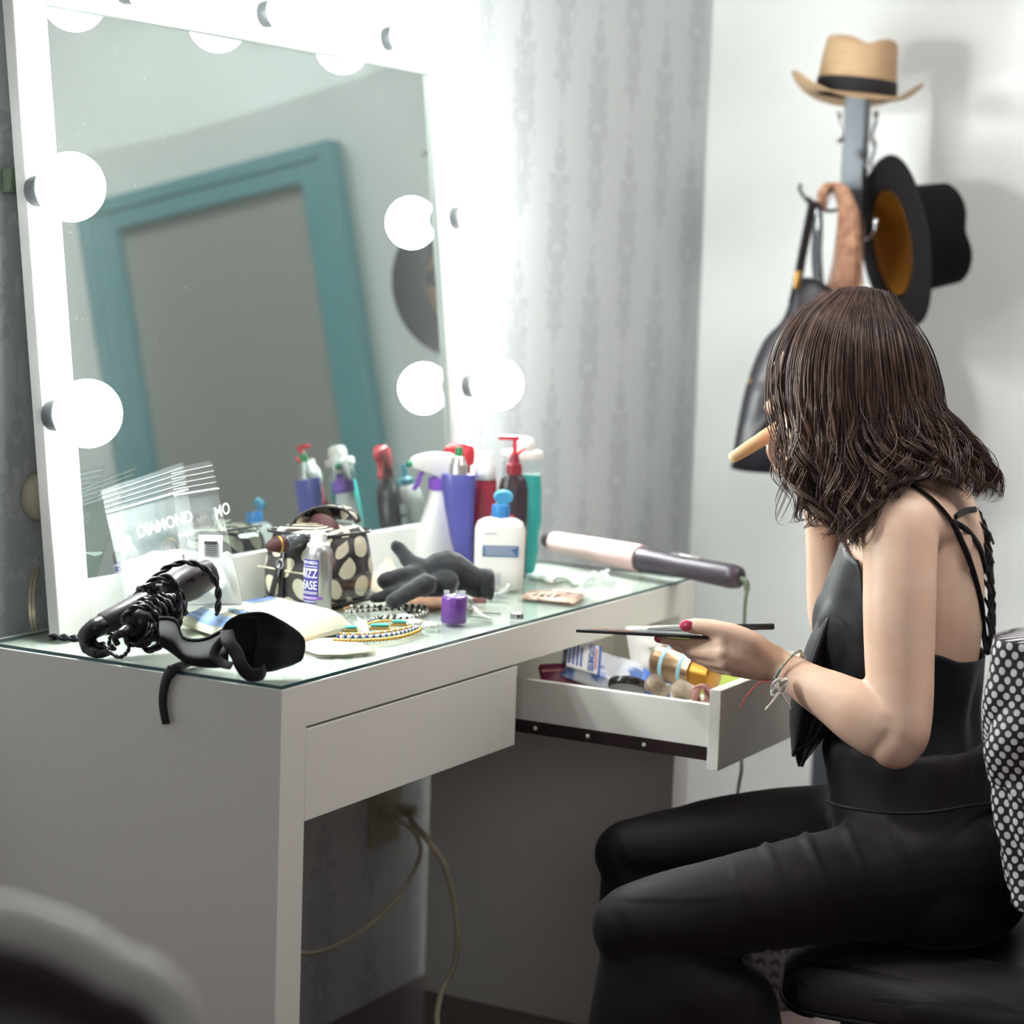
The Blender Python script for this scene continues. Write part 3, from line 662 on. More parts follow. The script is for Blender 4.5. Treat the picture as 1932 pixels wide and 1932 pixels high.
# ------------------------------------------------------------------ clear zip bags leaning on the mirror
def quad_sheet(cs, nu, nv, fn):
    """bilinear sheet of corners TL, TR, BR, BL displaced by fn(a, b) along view"""
    g = []
    for i in range(nv+1):
        b = i/nv; row = []
        for j in range(nu+1):
            a = j/nu
            p = (cs[0]*(1-a)+cs[1]*a)*(1-b)+(cs[3]*(1-a)+cs[2]*a)*b
            row.append(p+fn(a, b, p))
        g.append(row)
    return g
def zip_bag(label, TL, TR, BR, BL, strip, fill, word, wpos, seed, th=.016, wcol='frost', wsize=.02, wr=0):
    base = (BL+BR)/2
    t = thing('zip_bag', base, label, 'plastic bag')
    nrm = (TR-TL).cross(BL-TL).normalized()
    if nrm.dot(CF) > 0: nrm = -nrm
    def bulge(s):
        def fn(a, b, p):
            e = math.sin(PI*min(max(a, 0), 1))**.6*min(1, max(0, (b-strip))*3)*min(1, (1-b)*6+.25)
            cre = abs(noise.noise(Vector((a*3+seed, b*4, seed))))*.018*e+noise.noise(Vector((a*9, b*7+seed, 1)))*.003*e
            return nrm*(s*th*e*(.45+.75*b)+ (cre if s > 0 else -cre*.4))
        return fn
    cs = [TL, TR, BR, BL]
    fr = quad_sheet(cs, 26, 30, bulge(1)); bk = quad_sheet(cs, 26, 30, bulge(-.35))
    mb = MB(); mb.sheet(fr); mb.sheet(bk); mb.build('bag_film', M['film'], t)
    st = MB()
    for k in range(5):
        b = strip*(.18+.19*k); st.tube([TL*(1-a)*(1-b)+TR*a*(1-b)+BL*(1-a)*b+BR*a*b+nrm*.0008 for a in [q/12 for q in range(13)]], .0007, 5)
    z = strip*.98; st.tube([TL*(1-a)*(1-z)+TR*a*(1-z)+BL*(1-a)*z+BR*a*z+nrm*.0012 for a in [q/12 for q in range(13)]], .0018, 6)
    st.build('zip_strip', M['film_white'], t)
    # cotton filling
    f = MB(); g = []
    for s in (.72, -.2):
        fn = bulge(s); rows = []
        for i in range(13):
            row = []
            for j in range(19):
                a = .04+.92*j/18; top = fill+.05*noise.noise(Vector((a*4, seed, 0)))+(.03*abs(a-.5))
                b = top+(.97-top)*i/12
                p = (TL*(1-a)+TR*a)*(1-b)+(BL*(1-a)+BR*a)*b
                row.append(p+fn(a, b, p)*.9)
            rows.append(row)
        g.append(rows)
    f.sheet(g[0]); f.sheet(g[1]); f.sheet([g[0][0], g[1][0]]); f.build('cotton_filling', M['powder'], t)
    if word:
        ex = (TR-TL).normalized(); ey = (TL-BL); ey = (ey-ex*ey.dot(ex)).normalized()
        ex2 = (ex*math.cos(wr)+ey*math.sin(wr)); ey2 = (ey*math.cos(wr)-ex*math.sin(wr))
        a, b = wpos; p = (TL*(1-a)+TR*a)*(1-b)+(BL*(1-a)+BR*a)*b; fn = bulge(1)
        o = p+fn(a, b, p)+nrm*.010
        Mx = Matrix(((ex2.x, ey2.x, nrm.x, o.x), (ex2.y, ey2.y, nrm.y, o.y), (ex2.z, ey2.z, nrm.z, o.z), (0, 0, 0, 1)))
        text_mb(word, wsize, Mx, shear=.35, bold=.0006).build('lettering', M[wcol], t, smooth=False)
    return t, nrm
zb, zn = zip_bag('clear zip bag of white cotton lettered DIAMOND, leaning on the mirror', P(190, 925, 2.77), P(345, 872, 2.90), P(385, 1120, 2.84), P(236, 1130, 2.71), .22, .66, 'DIAMOND', (.5, .48), 3.1, .014, wsize=.022, wr=-.04)
zb2, zn2 = zip_bag('narrower clear zip bag of white cotton overlapping the first on its right', P(322, 885, 2.80), P(398, 868, 2.87), P(462, 1150, 2.84), P(352, 1150, 2.74), .2, .62, 'MO', (.8, .36), 8.4, .012, wsize=.021, wr=.1)
ex = RH; lp = P(397, 1040, 2.755)
lb = MB().box((-.0155, -.001, -.021), (.0155, 0, .021), camframe(lp, .1)); lbo = lb.build('label', M['white_label'], zb2, smooth=False)
gr = MB(); lf = camframe(lp-FH*.0006, .1)
for k in range(6): gr.box((-.008, -.0012, -.005+k*.0028), (.0085, -.0009, -.0044+k*.0028), lf)
for k in range(7): gr.box((-.008+k*.0027, -.0012, -.005), (-.0076+k*.0027, -.0009, .009), lf)
gr.box((-.008, -.0012, .009), (.0085, -.0009, .013), lf)
gr.build('printed_table', M['polesteel'], lbo, smooth=False)

# ------------------------------------------------------------------ hair irons in a tangle of cord
def twisted(mb, path, r=.0024, pitch=.034, n=6):
    path = [Vector(p) for p in path]; L_ = 0; A = []; B = []
    x = None
    for i, p in enumerate(path):
        t = (path[min(i+1, len(path)-1)]-path[max(i-1, 0)]).normalized()
        if x is None: x = t.orthogonal()
        x = (x-t*x.dot(t)).normalized(); y = t.cross(x)
        if i: L_ += (p-path[i-1]).length
        a = 2*PI*L_/pitch; d = (x*math.cos(a)+y*math.sin(a))*r*.92
        A.append(p+d); B.append(p-d)
    mb.tube(A, r, n); mb.tube(B, r, n)
ia, ib = P(196, 1178, 2.63), P(403, 1078, 2.725)
t = thing('hair_straightener', T(205, 1225), 'long dark grey hair straightener wound in its own twisted black cord', 'hair straightener')
ax = (ib-ia); ln = ax.length; ax.normalize()
mI = axisframe(ia, ib)
mb = MB(); rr = []
for z, a, b in ((-.002, .013, .011), (.0, .0145, .0125), (.05, .0165, .0145), (.10, .0165, .015), (.115, .0205, .016), (.13, .0225, .017), (.2, .0215, .0165), (.275, .019, .015), (ln-.004, .0175, .0135), (ln, .014, .011)):
    if z > ln: continue
    rr.append([(b*math.copysign(abs(math.cos(q))**.75, math.cos(q)), a*math.copysign(abs(math.sin(q))**.75, math.sin(q)), z) for q in [2*PI*k/24 for k in range(24)]])
mb.loft(rr, M=mI); mb.build('body', M['satin_black'], t)
tri = MB()
for k in range(3):
    z = .09+k*.024
    for s in (1,):
        q = [Vector((-.0162, .009, z)), Vector((-.0155, .0115, z+.013)), Vector((-.0170, .0035, z+.013))]
        tri.add([v for v in q]+[v+Vector((-.001, .001, 0)) for v in q], [(0, 1, 2), (3, 5, 4), (0, 2, 5, 3), (0, 3, 4, 1), (1, 4, 5, 2)], mI)
tri.build('vent', M['cord_black'], t, smooth=False)
nk = cr([ia+ax*.002, ia-ax*.016, P(163, 1205, 2.635), P(170, 1225, 2.625), P(188, 1232, 2.615), P(204, 1230, 2.61)], 6)
MB().tube(nk, [.0125]*6+[.0118]*6+[.0095]*6+[.0075]*6+[.0055]*6+[.004], 14).build('handle_end', M['black_plastic'], t)
sp = MB()
for k in range(8):
    q = nk[min(15+k*2, len(nk)-1)]; q2 = nk[min(16+k*2, len(nk)-1)]
    if (q2-q).length > 1e-6: sp.lathe([(0, -.0012), (.0088-.0005*k, -.0012), (.0088-.0005*k, .0012), (0, .0012)], 14, axisframe(q, q2))
sp.build('strain_relief', M['cord_black'], t, auto=40)
cd = MB()
def coil(c0, c1, r0, r1, turns, n=26, ph=0, sq=1.0):
    c0 = Vector(c0); c1 = Vector(c1); a = axisframe(c0, c1); l = (c1-c0).length; out = []
    for k in range(int(turns*n)+1):
        f = k/(turns*n); r = r0+(r1-r0)*f; th = 2*PI*turns*f+ph
        out.append(a @ Vector((r*math.cos(th), r*math.sin(th)*sq, l*f)))
    return out
co = coil(ia+ax*.06, ia+ax*.115, .0205, .024, 2.0)
twisted(cd, co)
loop1 = cr([co[-1], P(282, 1110, 2.63), P(305, 1078, 2.635), P(345, 1061, 2.64), P(382, 1070, 2.645), P(407, 1098, 2.65), P(412, 1132, 2.655), P(409, 1160, 2.66)], 10); twisted(cd, loop1)
loop2 = cr([co[-20], P(270, 1110, 2.61), P(295, 1092, 2.61), P(320, 1090, 2.615), P(335, 1112, 2.62), P(338, 1146, 2.625), P(334, 1165, 2.63)], 10); twisted(cd, loop2)
loop3 = cr([P(232, 1168, 2.60), P(250, 1148, 2.59), P(275, 1146, 2.59), P(296, 1165, 2.60), P(304, 1200, 2.61), P(296, 1225, 2.61)], 10); twisted(cd, loop3)
free = cr([P(94, 1204, 2.66), P(110, 1202, 2.66), P(150, 1206, 2.64), P(190, 1216, 2.62), P(215, 1222, 2.60)], 8); twisted(cd, free, .0026)
for k in range(5):
    a = random.random()*.02
    twisted(cd, coil(P(255+k*8, 1190+k*3, 2.60), P(262+k*8, 1196+k*3, 2.605), .021-.002*k, .02, 1.1, ph=k*1.3, sq=.8), .0022)
twisted(cd, cr([P(200, 1225, 2.60), P(225, 1240, 2.59), P(243, 1225, 2.595), P(238, 1200, 2.6), P(212, 1195, 2.605), P(205, 1220, 2.61)], 8), .0015, .012)
cd.build('cord', M['cord_black'], t)
i2a, i2b = P(250, 1178, 2.60), P(310, 1160, 2.66)
t = thing('curling_iron', T(262, 1225), 'short black curling iron lying in the cord tangle before the straightener', 'curling iron')
m2 = axisframe(i2a, i2b)
MB().lathe([(0, -.006), (.012, -.006), (.0185, -.001), (.0205, .006), (.0205, .03), (.018, .07), (.016, (i2b-i2a).length+.02), (0, (i2b-i2a).length+.021)], 28, m2).build('handle', M['black_plastic'], t)
e0 = cr([i2a, P(236, 1190, 2.585), P(226, 1196, 2.58), P(216, 1202, 2.585), P(222, 1216, 2.59)], 5)
q = MB()
for k in range(10): q.lathe([(0, -.0014), (.0068-.0003*k, -.0014), (.0068-.0003*k, .0014), (0, .0014)], 12, axisframe(e0[5+k], e0[6+k]))
q.tube(e0, [.006]*8+[.004]*(len(e0)-8), 8); q.build('strain_relief', M['cord_black'], t, auto=40)
q = MB(); twisted(q, coil(i2a+(i2b-i2a)*.35, i2b+(i2b-i2a)*.2, .022, .023, 4.5, n=20)); twisted(q, coil(i2a+(i2b-i2a)*.5, i2b, .0255, .026, 2.3, n=20, ph=1)); q.build('cord', M['cord_black'], t)

# ------------------------------------------------------------------ black padded bra with its strap over the edge
t = thing('bra', T(450, 1262), 'black padded bra crumpled at the table corner with one strap hanging over the edge', 'bra')
def cup(pts, rad, vox=.004, it=6):
    mb = MB()
    for p, r in pts: mb.ell(p, (r if hasattr(r, '__len__') else (r, r, r)), None, 16, 10)
    o = remesh(mb, vox, it)
    for i, v in enumerate(o.v): o.v[i] = v+Vector((noise.noise(v*45), noise.noise(v*45+Vector((9, 1, 2))), noise.noise(v*45+Vector((3, 7, 1)))))*.003
    return o
# right, bulging cup: outer shell rolled toward the viewer with an open mouth on its left
ringsO = []; 
mouth = cr([(424, 1172), (450, 1160), (474, 1158), (482, 1185), (478, 1225), (474, 1262), (452, 1262), (432, 1245), (418, 1215), (414, 1190)], 4, closed=True)
mc = (450, 1210)
path = [(0, 1.0, 2.525), (.2, 1.08, 2.53), (.4, 1.1, 2.535), (.6, .92, 2.54), (.8, .68, 2.545), (.93, .42, 2.55), (1, .10, 2.555)]
for f, s, d in path:
    cx = 450+f*124; cy = 1210+f*20-12*math.sin(PI*f)*.4
    ring = []
    for (u, v) in mouth:
        du, dv = u-mc[0], v-mc[1]
        ring.append(P(cx+du*(1-f*.55)*s*(1 if f else 1), cy+dv*s*(.92 if f > .3 else 1), d-.022*math.cos(math.atan2(dv, du)+PI/2)*s-.02*s*math.sin(PI*min(f+.2, 1))*(1 if du > -10 else .4)))
    ringsO.append(ring)
inner = [[p*.93+sum(r, Vector())/len(r)*.07+RH*.004 for p in r] for r in ringsO]
mb = MB(); mb.loft(list(reversed(inner[:6]))+ringsO, cap=True)
for i, v in enumerate(mb.v): mb.v[i] = Vector((v.x, v.y, max(v.z, GZ+.001)))+Vector((.004*noise.noise(v*34), .003*noise.noise(v*40), .0022*noise.noise(v*60)+.004*abs(noise.noise(v*30))))
mb.build('cup', M['black_cloth'], t, subsurf=1)
# left, flatter cup: a trough curving from the cord tangle
g = []
for f in np.linspace(0, 1, 18):
    top = cr([(300, 1168), (330, 1172), (345, 1205), (385, 1208), (425, 1188)], 8); bot = cr([(300, 1220), (325, 1236), (352, 1255), (390, 1262), (430, 1262)], 8)
    i = int(f*32); a, b = top[i], bot[i]
    row = []
    for s in np.linspace(0, 1, 12):
        u = a[0]*(1-s)+b[0]*s; v = a[1]*(1-s)+b[1]*s
        d = 2.59-.03*f-.03*s-.02*math.sin(PI*s)+.012*math.sin(PI*f)*(1-s)
        row.append(P(u, v, d))
    bk = [P(a[0]+2, a[1]+4, 2.60-.03*f+.008*k) + UP*(-.004*k) for k in range(3)]
    g.append(list(reversed(bk))+row)
for r in g:
    for k, v in enumerate(r): r[k] = Vector((v.x, v.y, max(v.z, GZ+.001)))
mb = MB(); mb.sheet(g, th=-.006); mb.build('cup', M['black_cloth'], t, subsurf=1)
MB().tube([r[3]+UP*.001 for r in g], .0026, 8).build('binding', M['black_cloth'], t)
def ribbon(name, pts, wd, par, m, th=.0012, ref=None, n=8):
    """flat strap along pts; wd half width"""
    path = [Vector(q) for q in cr(pts, n)]
    return MB().tube(path, [(wd, th)]*len(path), 8, ref=ref).build(name, m, par)
sl = [T(400, 1243)+UP*.006, T(372, 1252)+UP*.004, T(345, 1258)+UP*.0025, T(327, 1266)+UP*.0022, on(316, 1275, 0, -.0035)+Vector((0, 0, 0)), on(309, 1300, 0, -.0035), on(307, 1330, 0, -.0035), on(313, 1366, 0, -.0035)]
ribbon('strap', sl, .0085, t, M['black_cloth'], .0014, ref=Vector((0, 1, .2)))
ribbon('strap', [P(428, 1190, 2.50), P(432, 1212, 2.485), P(446, 1232, 2.48), P(455, 1255, 2.475), P(470, 1272, 2.48), P(492, 1272, 2.49), P(500, 1262, 2.5)], .008, t, M['black_cloth'], .0012, ref=RH)
ribbon('strap', [P(426, 1200, 2.505), P(408, 1222, 2.50), P(404, 1238, 2.495), P(420, 1252, 2.49), P(438, 1256, 2.485)], .006, t, M['black_cloth'], .0012, ref=RH)

# ------------------------------------------------------------------ pack of cotton pads
t = thing('cotton_pack', T(500, 1192), 'flat pack of cream cotton pads in clear film with blue print', 'cotton pack')
mb = MB()
A, B_, C_, D_ = T(335, 1180), T(520, 1162), T(664, 1192), T(500, 1232)
nU, nV = 30, 16; top = []; bot = []
for i in range(nV+1):
    r1 = []; r0 = []
    for j in range(nU+1):
        a, b = j/nU, i/nV
        p = (A*(1-a)+B_*a)*(1-b)+(D_*(1-a)+C_*a)*b
        e = min(1, 7*min(a, 1-a, b, 1-b)+.05)**.5
        h = .030*e*(1-.25*(1-a))+.0016*noise.noise(Vector((a*8, b*6, 2)))
        r1.append(p+UP*(h+.002)); r0.append(p+UP*.002)
    top.append(r1); bot.append(r0)
mb.sheet(top); mb.sheet([list(reversed(r)) for r in bot]); mb.sheet([top[0], bot[0]]); mb.sheet([bot[-1], top[-1]]); mb.sheet([[r[0] for r in bot], [r[0] for r in top]]); mb.sheet([[r[-1] for r in top], [r[-1] for r in bot]])
mb.build('pads', M['cream'], t)
fl = MB(); fl.sheet([[p+UP*.0012 for p in r] for r in top]); fl.build('bag_film', M['film'], t)
pr2 = MB()
def patch(a0, a1, b0, b1, wob):
    g = []
    for i in range(9):
        row = []
        for j in range(13):
            a = a0+(a1-a0)*j/12+wob*noise.noise(Vector((i*.5, j*.3, a0*9))); b = b0+(b1-b0)*i/8+wob*noise.noise(Vector((j*.4, i*.3, b0*7)))
            a = min(max(a, .01), .99); b = min(max(b, .01), .99)
            p = (A*(1-a)+B_*a)*(1-b)+(D_*(1-a)+C_*a)*b; e = min(1, 7*min(a, 1-a, b, 1-b)+.05)**.5
            row.append(p+UP*(.030*e*(1-.25*(1-a))+.0044))
        g.append(row)
    pr2.sheet(g)
patch(.02, .12, .03, .9, .03); patch(.15, .42, .02, .16, .04); patch(.55, .8, .05, .26, .06); patch(.22, .3, .3, .5, .05)
pr2.build('blue_print', M['print_blue'], t)
ev = MB(); ev.sheet([[T(660, 1176)+UP*.02, T(672, 1186)+UP*.016, T(678, 1200)+UP*.01], [T(676, 1180)+UP*.012, T(690, 1190)+UP*.012, T(690, 1204)+UP*.006], [T(690, 1184)+UP*.006, T(700, 1196)+UP*.003, T(696, 1208)+UP*.002]], th=.0006)
ev.build('film_end', M['film_white'], t)
t = MB().sheet([[T(560, 1212)+UP*.002, T(600, 1208)+UP*.003, T(650, 1206)+UP*.002], [T(570, 1226)+UP*.001, T(630, 1226)+UP*.002, T(700, 1222)+UP*.001], [T(600, 1236)+UP*.001, T(650, 1236)+UP*.001, T(706, 1230)+UP*.001]], th=.001)
tag(t.build('cotton_pad_sheet', M['tissue'], origin=T(630, 1226)), 'thin cream cotton sheet lying flat before the pack', 'cotton sheet')

# ------------------------------------------------------------------ black glove
t = thing('glove', T(815, 1135), 'black knit glove lying on its side with fingers spread left', 'glove')
mb = MB()
def capsule(pts, n=6): 
    pts = cr(pts, n); mb.tube([P(*p[:3]) for p in pts], [p[3] for p in pts], 12); mb.ell(P(*pts[-1][:3]), [pts[-1][3]]*3, None, 12, 8); mb.ell(P(*pts[0][:3]), [pts[0][3]]*3, None, 12, 8)
capsule([(805, 1085, 3.06, .021), (840, 1072, 3.07, .026), (870, 1085, 3.08, .024), (905, 1105, 3.09, .019)])
capsule([(840, 1100, 3.05, .02), (800, 1105, 3.05, .017)])
capsule([(795, 1075, 3.06, .017), (772, 1058, 3.07, .012), (758, 1040, 3.08, .0105), (747, 1030, 3.08, .009)])
capsule([(790, 1085, 3.05, .015), (755, 1088, 3.04, .0125), (725, 1096, 3.03, .0115)])
capsule([(795, 1098, 3.04, .014), (765, 1110, 3.03, .0105), (730, 1123, 3.02, .0085), (705, 1130, 3.01, .0065)])
capsule([(805, 1102, 3.03, .015), (775, 1116, 3.015, .0125), (742, 1135, 3.0, .011)])
o = remesh(mb, .0028, 6)
for i, v in enumerate(o.v):
    v = v+Vector((noise.noise(v*70), noise.noise(v*70+Vector((4, 4, 1))), noise.noise(v*70+Vector((1, 8, 3)))))*.0014
    o.v[i] = Vector((v.x, v.y, max(v.z, GZ+.0012)))
o.build('hand', M['glove'], t)
g = []
for f, s in ((0, 1.0), (.4, 1.04), (1, 1.12), (1, .98), (.5, .9)):
    c0 = Vector((900+f*26, 1098+f*5, 3.085)); row = []
    for k in range(20):
        a = 2*PI*k/20; row.append(P(c0.x+13*s*math.cos(a)*.55, c0.y+27*s*math.sin(a), c0.z-.018*math.cos(a)))
    g.append(row)
for r in g:
    for k, v in enumerate(r): r[k] = Vector((v.x, v.y, max(v.z, GZ+.001)))
mb = MB(); mb.loft(g, cap=False); mb.build('cuff', M['glove'], t)
# paper and tissue by the glove
def crumple(name, pts, m, lab, cat, h, seed, n=14):
    c = sum((Vector(p) for p in pts), Vector())/len(pts); ring = cr([tuple(p) for p in pts], 6, closed=True); g = []
    for s in np.linspace(1, .02, 8):
        g.append([c+(Vector(p)-c)*s+UP*(h*(1-s)**.6*(.7+.6*noise.noise(Vector((i*.5, s*3, seed))))+.0012) for i, p in enumerate(ring)])
    g = [[p+UP*0 for p in g[0]]]+g; g[0] = [Vector((p.x, p.y, GZ+.0005)) for p in g[1]]
    mb = MB(); mb.loft(g); return tag(mb.build(name, m, origin=c), lab, cat)
crumple('paper_scrap', [T(752, 1140), T(790, 1118), T(840, 1128), T(838, 1146), T(790, 1150)], M['tan'], 'crumpled tan paper lying under the black glove', 'paper', .018, 2)
crumple('tissue', [T(694, 1112), T(715, 1096), T(752, 1096), T(758, 1110), T(725, 1122)], M['tissue'], 'crumpled cream tissue behind the spread glove fingers', 'tissue', .05, 5)

# ------------------------------------------------------------------ purple cap
pb = T(856, 1174); t = thing('candle', pb, 'short purple candle wrapped in clear film standing near the table edge', 'candle')
Fp = camframe(pb)
MB().lathe([(0, 0), (.0165, 0), (.0178, .002), (.0178, .033), (.0165, .0365), (.013, .0375), (.011, .0362), (0, .036)], 32, Fp).build('wax', M['candle'], t, auto=60)
q = MB(); q.tube([Fp @ Vector((0, 0, .036)), Fp @ Vector((.001, 0, .039))], .0012, 6); q.build('wick', M['white_plastic'], t)
q = MB()
for s in (-1, 1): q.box((s*.011-.004, .008, .034), (s*.011+.004, .013, .0425), Fp)
q.build('film_tab', M['film_white'], t, smooth=False)

# ------------------------------------------------------------------ jewellery
def beads(path, r, pitch, mats, name, par, squash=1.0):
    """a strung row of beads as one tube that swells at every bead"""
    path = [Vector(p) for p in path]; D = [0]
    for i in range(1, len(path)): D.append(D[-1]+(path[i]-path[i-1]).length)
    nb = max(2, int(D[-1]/pitch)); mb = MB(); pts = []; rad = []
    K = 6
    def pos(s):
        i = max(1, min(len(D)-1, next((k for k, x in enumerate(D) if x >= s), len(D)-1))); f = (s-D[i-1])/max(1e-9, D[i]-D[i-1]); return path[i-1].lerp(path[i], f)
    for b in range(nb):
        for k in range(K):
            pts.append(pos((b+k/K)*D[-1]/nb)); rad.append(max(r*.3, r*math.sqrt(max(0, 1-(2*k/K-1)**2))))
    mb.tube(pts, rad, 7)
    nf = 7
    for i in range(len(mb.mi)): mb.mi[i] = ((i//nf)//K) % len(mats)
    return mb.build(name, mats, par)
M['bead_black'] = mat('black_bead', (40, 46, 46), .2); M['bead_white'] = mat('pearl_bead', (230, 230, 222), .25)
def onT(lst, h=.003): return [T(u, v)+UP*h for u, v in lst]
t = thing('bead_necklace', T(720, 1155), 'black and white bead necklace in several strands behind the turquoise one', 'necklace')
for k, pl_ in enumerate(([(652, 1158), (690, 1148), (740, 1147), (790, 1150), (806, 1158), (780, 1166), (720, 1168), (690, 1178)], [(656, 1162), (700, 1158), (760, 1156), (800, 1162), (770, 1172), (715, 1173)], [(660, 1153), (700, 1154), (770, 1151), (803, 1154)])):
    beads(cr(onT(pl_, .003+.002*k), 10), .0023, .0046, [M['bead_white'], M['bead_black']], 'strand', t)
for u, v in ((716, 1155), (772, 1162)): MB().ell(T(u, v)+UP*.006, (.004, .004, .004)).build('bead', M['bead_black'], t)
q = MB(); 
for s in (-1, 1): q.ell(T(793+s*7, 1140)+UP*.008, (.006, .0035, .008), None, 8, 5)
q.build('clasp', M['grey_clear'], t, smooth=False)
t = thing('gold_necklace', T(680, 1147), 'thin twisted gold chain curled at the back of the bead necklace', 'necklace')
beads(cr(onT([(648, 1152), (668, 1146), (690, 1149), (725, 1146), (745, 1150)], .0022), 10), .0022, .004, [M['gold'], M['bronze']], 'chain', t)
t = thing('turquoise_necklace', T(712, 1203), 'gold collar necklace with turquoise stones beside the cotton pack', 'necklace')
beads(cr(onT([(628, 1212), (670, 1213), (720, 1211), (760, 1205), (788, 1195), (792, 1190)], .003), 12), .0027, .0046, [M['gold']], 'gold_edge', t)
M['lapis'] = mat('lapis_bead', (74, 84, 140), .3)
beads(cr(onT([(634, 1207), (670, 1208), (720, 1206), (757, 1200), (783, 1192), (788, 1188)], .0045), 12), .0026, .0047, [M['lapis'], M['bead_white']], 'bead_row', t)
beads(cr(onT([(640, 1203), (680, 1204), (725, 1200), (760, 1194), (780, 1189)], .0055), 12), .0022, .004, [M['gold'], M['bead_white'], M['gold']], 'gold_row', t)
for k, (u, v, w_) in enumerate(((716, 1194, .0125), (753, 1187, .010), (662, 1198, .008))):
    m = camframe(T(u, v)+UP*.004, .1) @ Matrix.Rotation(-.25, 4, 'X')
    so = MB().box((-w_-.0016, -.0085, 0), (w_+.0016, .0085, .0035), m).build('setting', M['gold'], t, bevel=.002, smooth=False)
    MB().box((-w_, -.007, .003), (w_, .007, .0085), m).build('stone', M['turquoise'], so, bevel=.003, smooth=False)
beads(cr(onT([(686, 1186), (705, 1180), (735, 1176), (750, 1180), (735, 1186)], .004), 10), .002, .0036, [M['gold']], 'chain', t)
t = thing('pearl_brooch', T(812, 1185), 'cluster of pale pearl flowers on a chain near the necklace end', 'brooch')
for k, (u, v) in enumerate(((812, 1185), (780, 1180), (765, 1170))):
    c0 = T(u, v); q = MB()
    for j in range(9):
        a = 2*PI*j/8; rr_ = .008 if j < 8 else 0
        q.ell(c0+RH*rr_*math.cos(a)+FH*rr_*math.sin(a)+UP*(.0045+(0 if j < 8 else .002)), (.0042, .0042, .0036), None, 8, 6)
    remesh(q, .0014, 0).build('flower', M['bead_white'], t)
beads(cr(onT([(755, 1172), (770, 1176), (790, 1174), (812, 1183)], .003), 8), .0019, .0035, [M['gold'], M['bead_white']], 'chain', t)

# ------------------------------------------------------------------ card, clips, pins and other small things
c0 = T(1040, 1128)
g = [[T(978, 1130)+UP*.001, T(1040, 1136)+UP*.001, T(1083, 1141)+UP*.001], [T(992, 1122)+UP*.002, T(1048, 1127)+UP*.002, T(1096, 1133)+UP*.002], [T(1002, 1116)+UP*.002, T(1055, 1119)+UP*.002, T(1106, 1124)+UP*.002]]
cdm = MB().sheet(g, th=.0008); t = thing('lash_card', c0, 'blush coloured card of false lashes near the front edge', 'card'); cdm.build('card', M['card'], t)
q = MB()
for k in range(4):
    p = T(1005+k*13, 1127+k*1.0)+UP*.003; q.tube([p, p+RH*.005+UP*.001, p+RH*.009+UP*.004], [.0012, .001, .0004], 5)
q.build('lash', M['cord_black'], t)
q = MB()
for k in range(5):
    p = T(1040+k*8, 1119+k*.6)+UP*.003; q.tube([p, p+RH*.004+UP*.002, p+RH*.008+UP*.003], [.0014, .0012, .0004], 5)
q.build('lash', M['white_plastic'], t)
def small(name, mb, m, p, lab, cat, group=None, **k): return tag(mb.build(name, m, origin=p, **k), lab, cat, group)
k_ = 0
for (u, v, a, lab) in ((932, 1130, .3, 'clear plastic hair clip beside the glove cuff'), (950, 1122, 1.2, 'clear plastic hair clip lying before the lotion bottle'), (1128, 1092, .5, 'clear plastic hair clip in front of the pink wand'), (1148, 1098, 2.0, 'clear hair clip, rightmost of those before the wand'), (1112, 1098, 1.1, 'clear hair clip, leftmost of those before the wand')):
    p = T(u, v); q = MB(); Fq = camframe(p, a)
    q.tube(cr([Fq @ Vector(z) for z in ((-.02, 0, .002), (-.008, .002, .007), (.008, 0, .009), (.02, 0, .014))], 5), [(.005, .0015)]*16, 6)
    q.tube(cr([Fq @ Vector(z) for z in ((-.02, 0, .0015), (0, .003, .002), (.02, .002, .002))], 5), [(.0045, .0012)]*11, 6)
    q.tube(cr([Fq @ Vector(z) for z in ((-.014, .002, .002), (-.014, .002, .009))], 4), .003, 6)
    small('hair_clip', q, M['film_white'], p, lab, 'hair clip', 'clear hair clips on the glass')
for (pts, lab) in (([(998, 1096), (1020, 1098), (1040, 1104), (1066, 1100), (1078, 1104)], 'looped wire hair tie on the glass behind the lash card'), ([(1045, 1098), (1055, 1093), (1072, 1097), (1080, 1106), (1092, 1107)], 'short wire hair tie on the glass left of the clear clips')):
    p = T(*pts[2]); small('hair_tie', MB().tube(cr(onT(pts, .0018), 8), .0016, 6), M['cord_grey'], p, lab, 'hair tie')
for (a, b, lab) in (((818, 1156), (832, 1157), 'dark hair pin left of the purple candle'), ((882, 1164), (926, 1169), 'dark hair pin right of the purple candle'), ((905, 1158), (945, 1160), 'hair pin behind the clear strip near the candle')):
    p0, p1 = T(*a)+UP*.0012, T(*b)+UP*.0012
    small('hair_pin', MB().tube([p0, p0.lerp(p1, .5)+FH*.002, p1], .0009, 5), M['cord_grey'], p0, lab, 'hair pin')
q = MB().tube(cr(onT([(882, 1132), (890, 1146), (905, 1160), (925, 1168)], .003)[:1]+[T(882, 1140)+UP*.012, T(892, 1150)+UP*.008, T(905, 1160)+UP*.003, T(926, 1169)+UP*.0015], 6), [(.0035, .0006)]*25, 6, ref=RH)
small('plastic_strip', q, M['white_plastic'], T(905, 1160), 'curled white plastic strip beside the purple candle', 'plastic strip')
p = T(975, 1168); Fr = camframe(p); q = MB()
for k in range(12):
    a = 2*PI*k/12; q.box((.008*math.cos(a)-.0016, .005*math.sin(a)-.001, 0), (.008*math.cos(a)+.0016, .005*math.sin(a)+.001, .0085), Fr)
q.lathe([(.0075, .001), (.0085, .001), (.0085, .0075), (.0075, .0075)], 24, Fr, 1, .65)
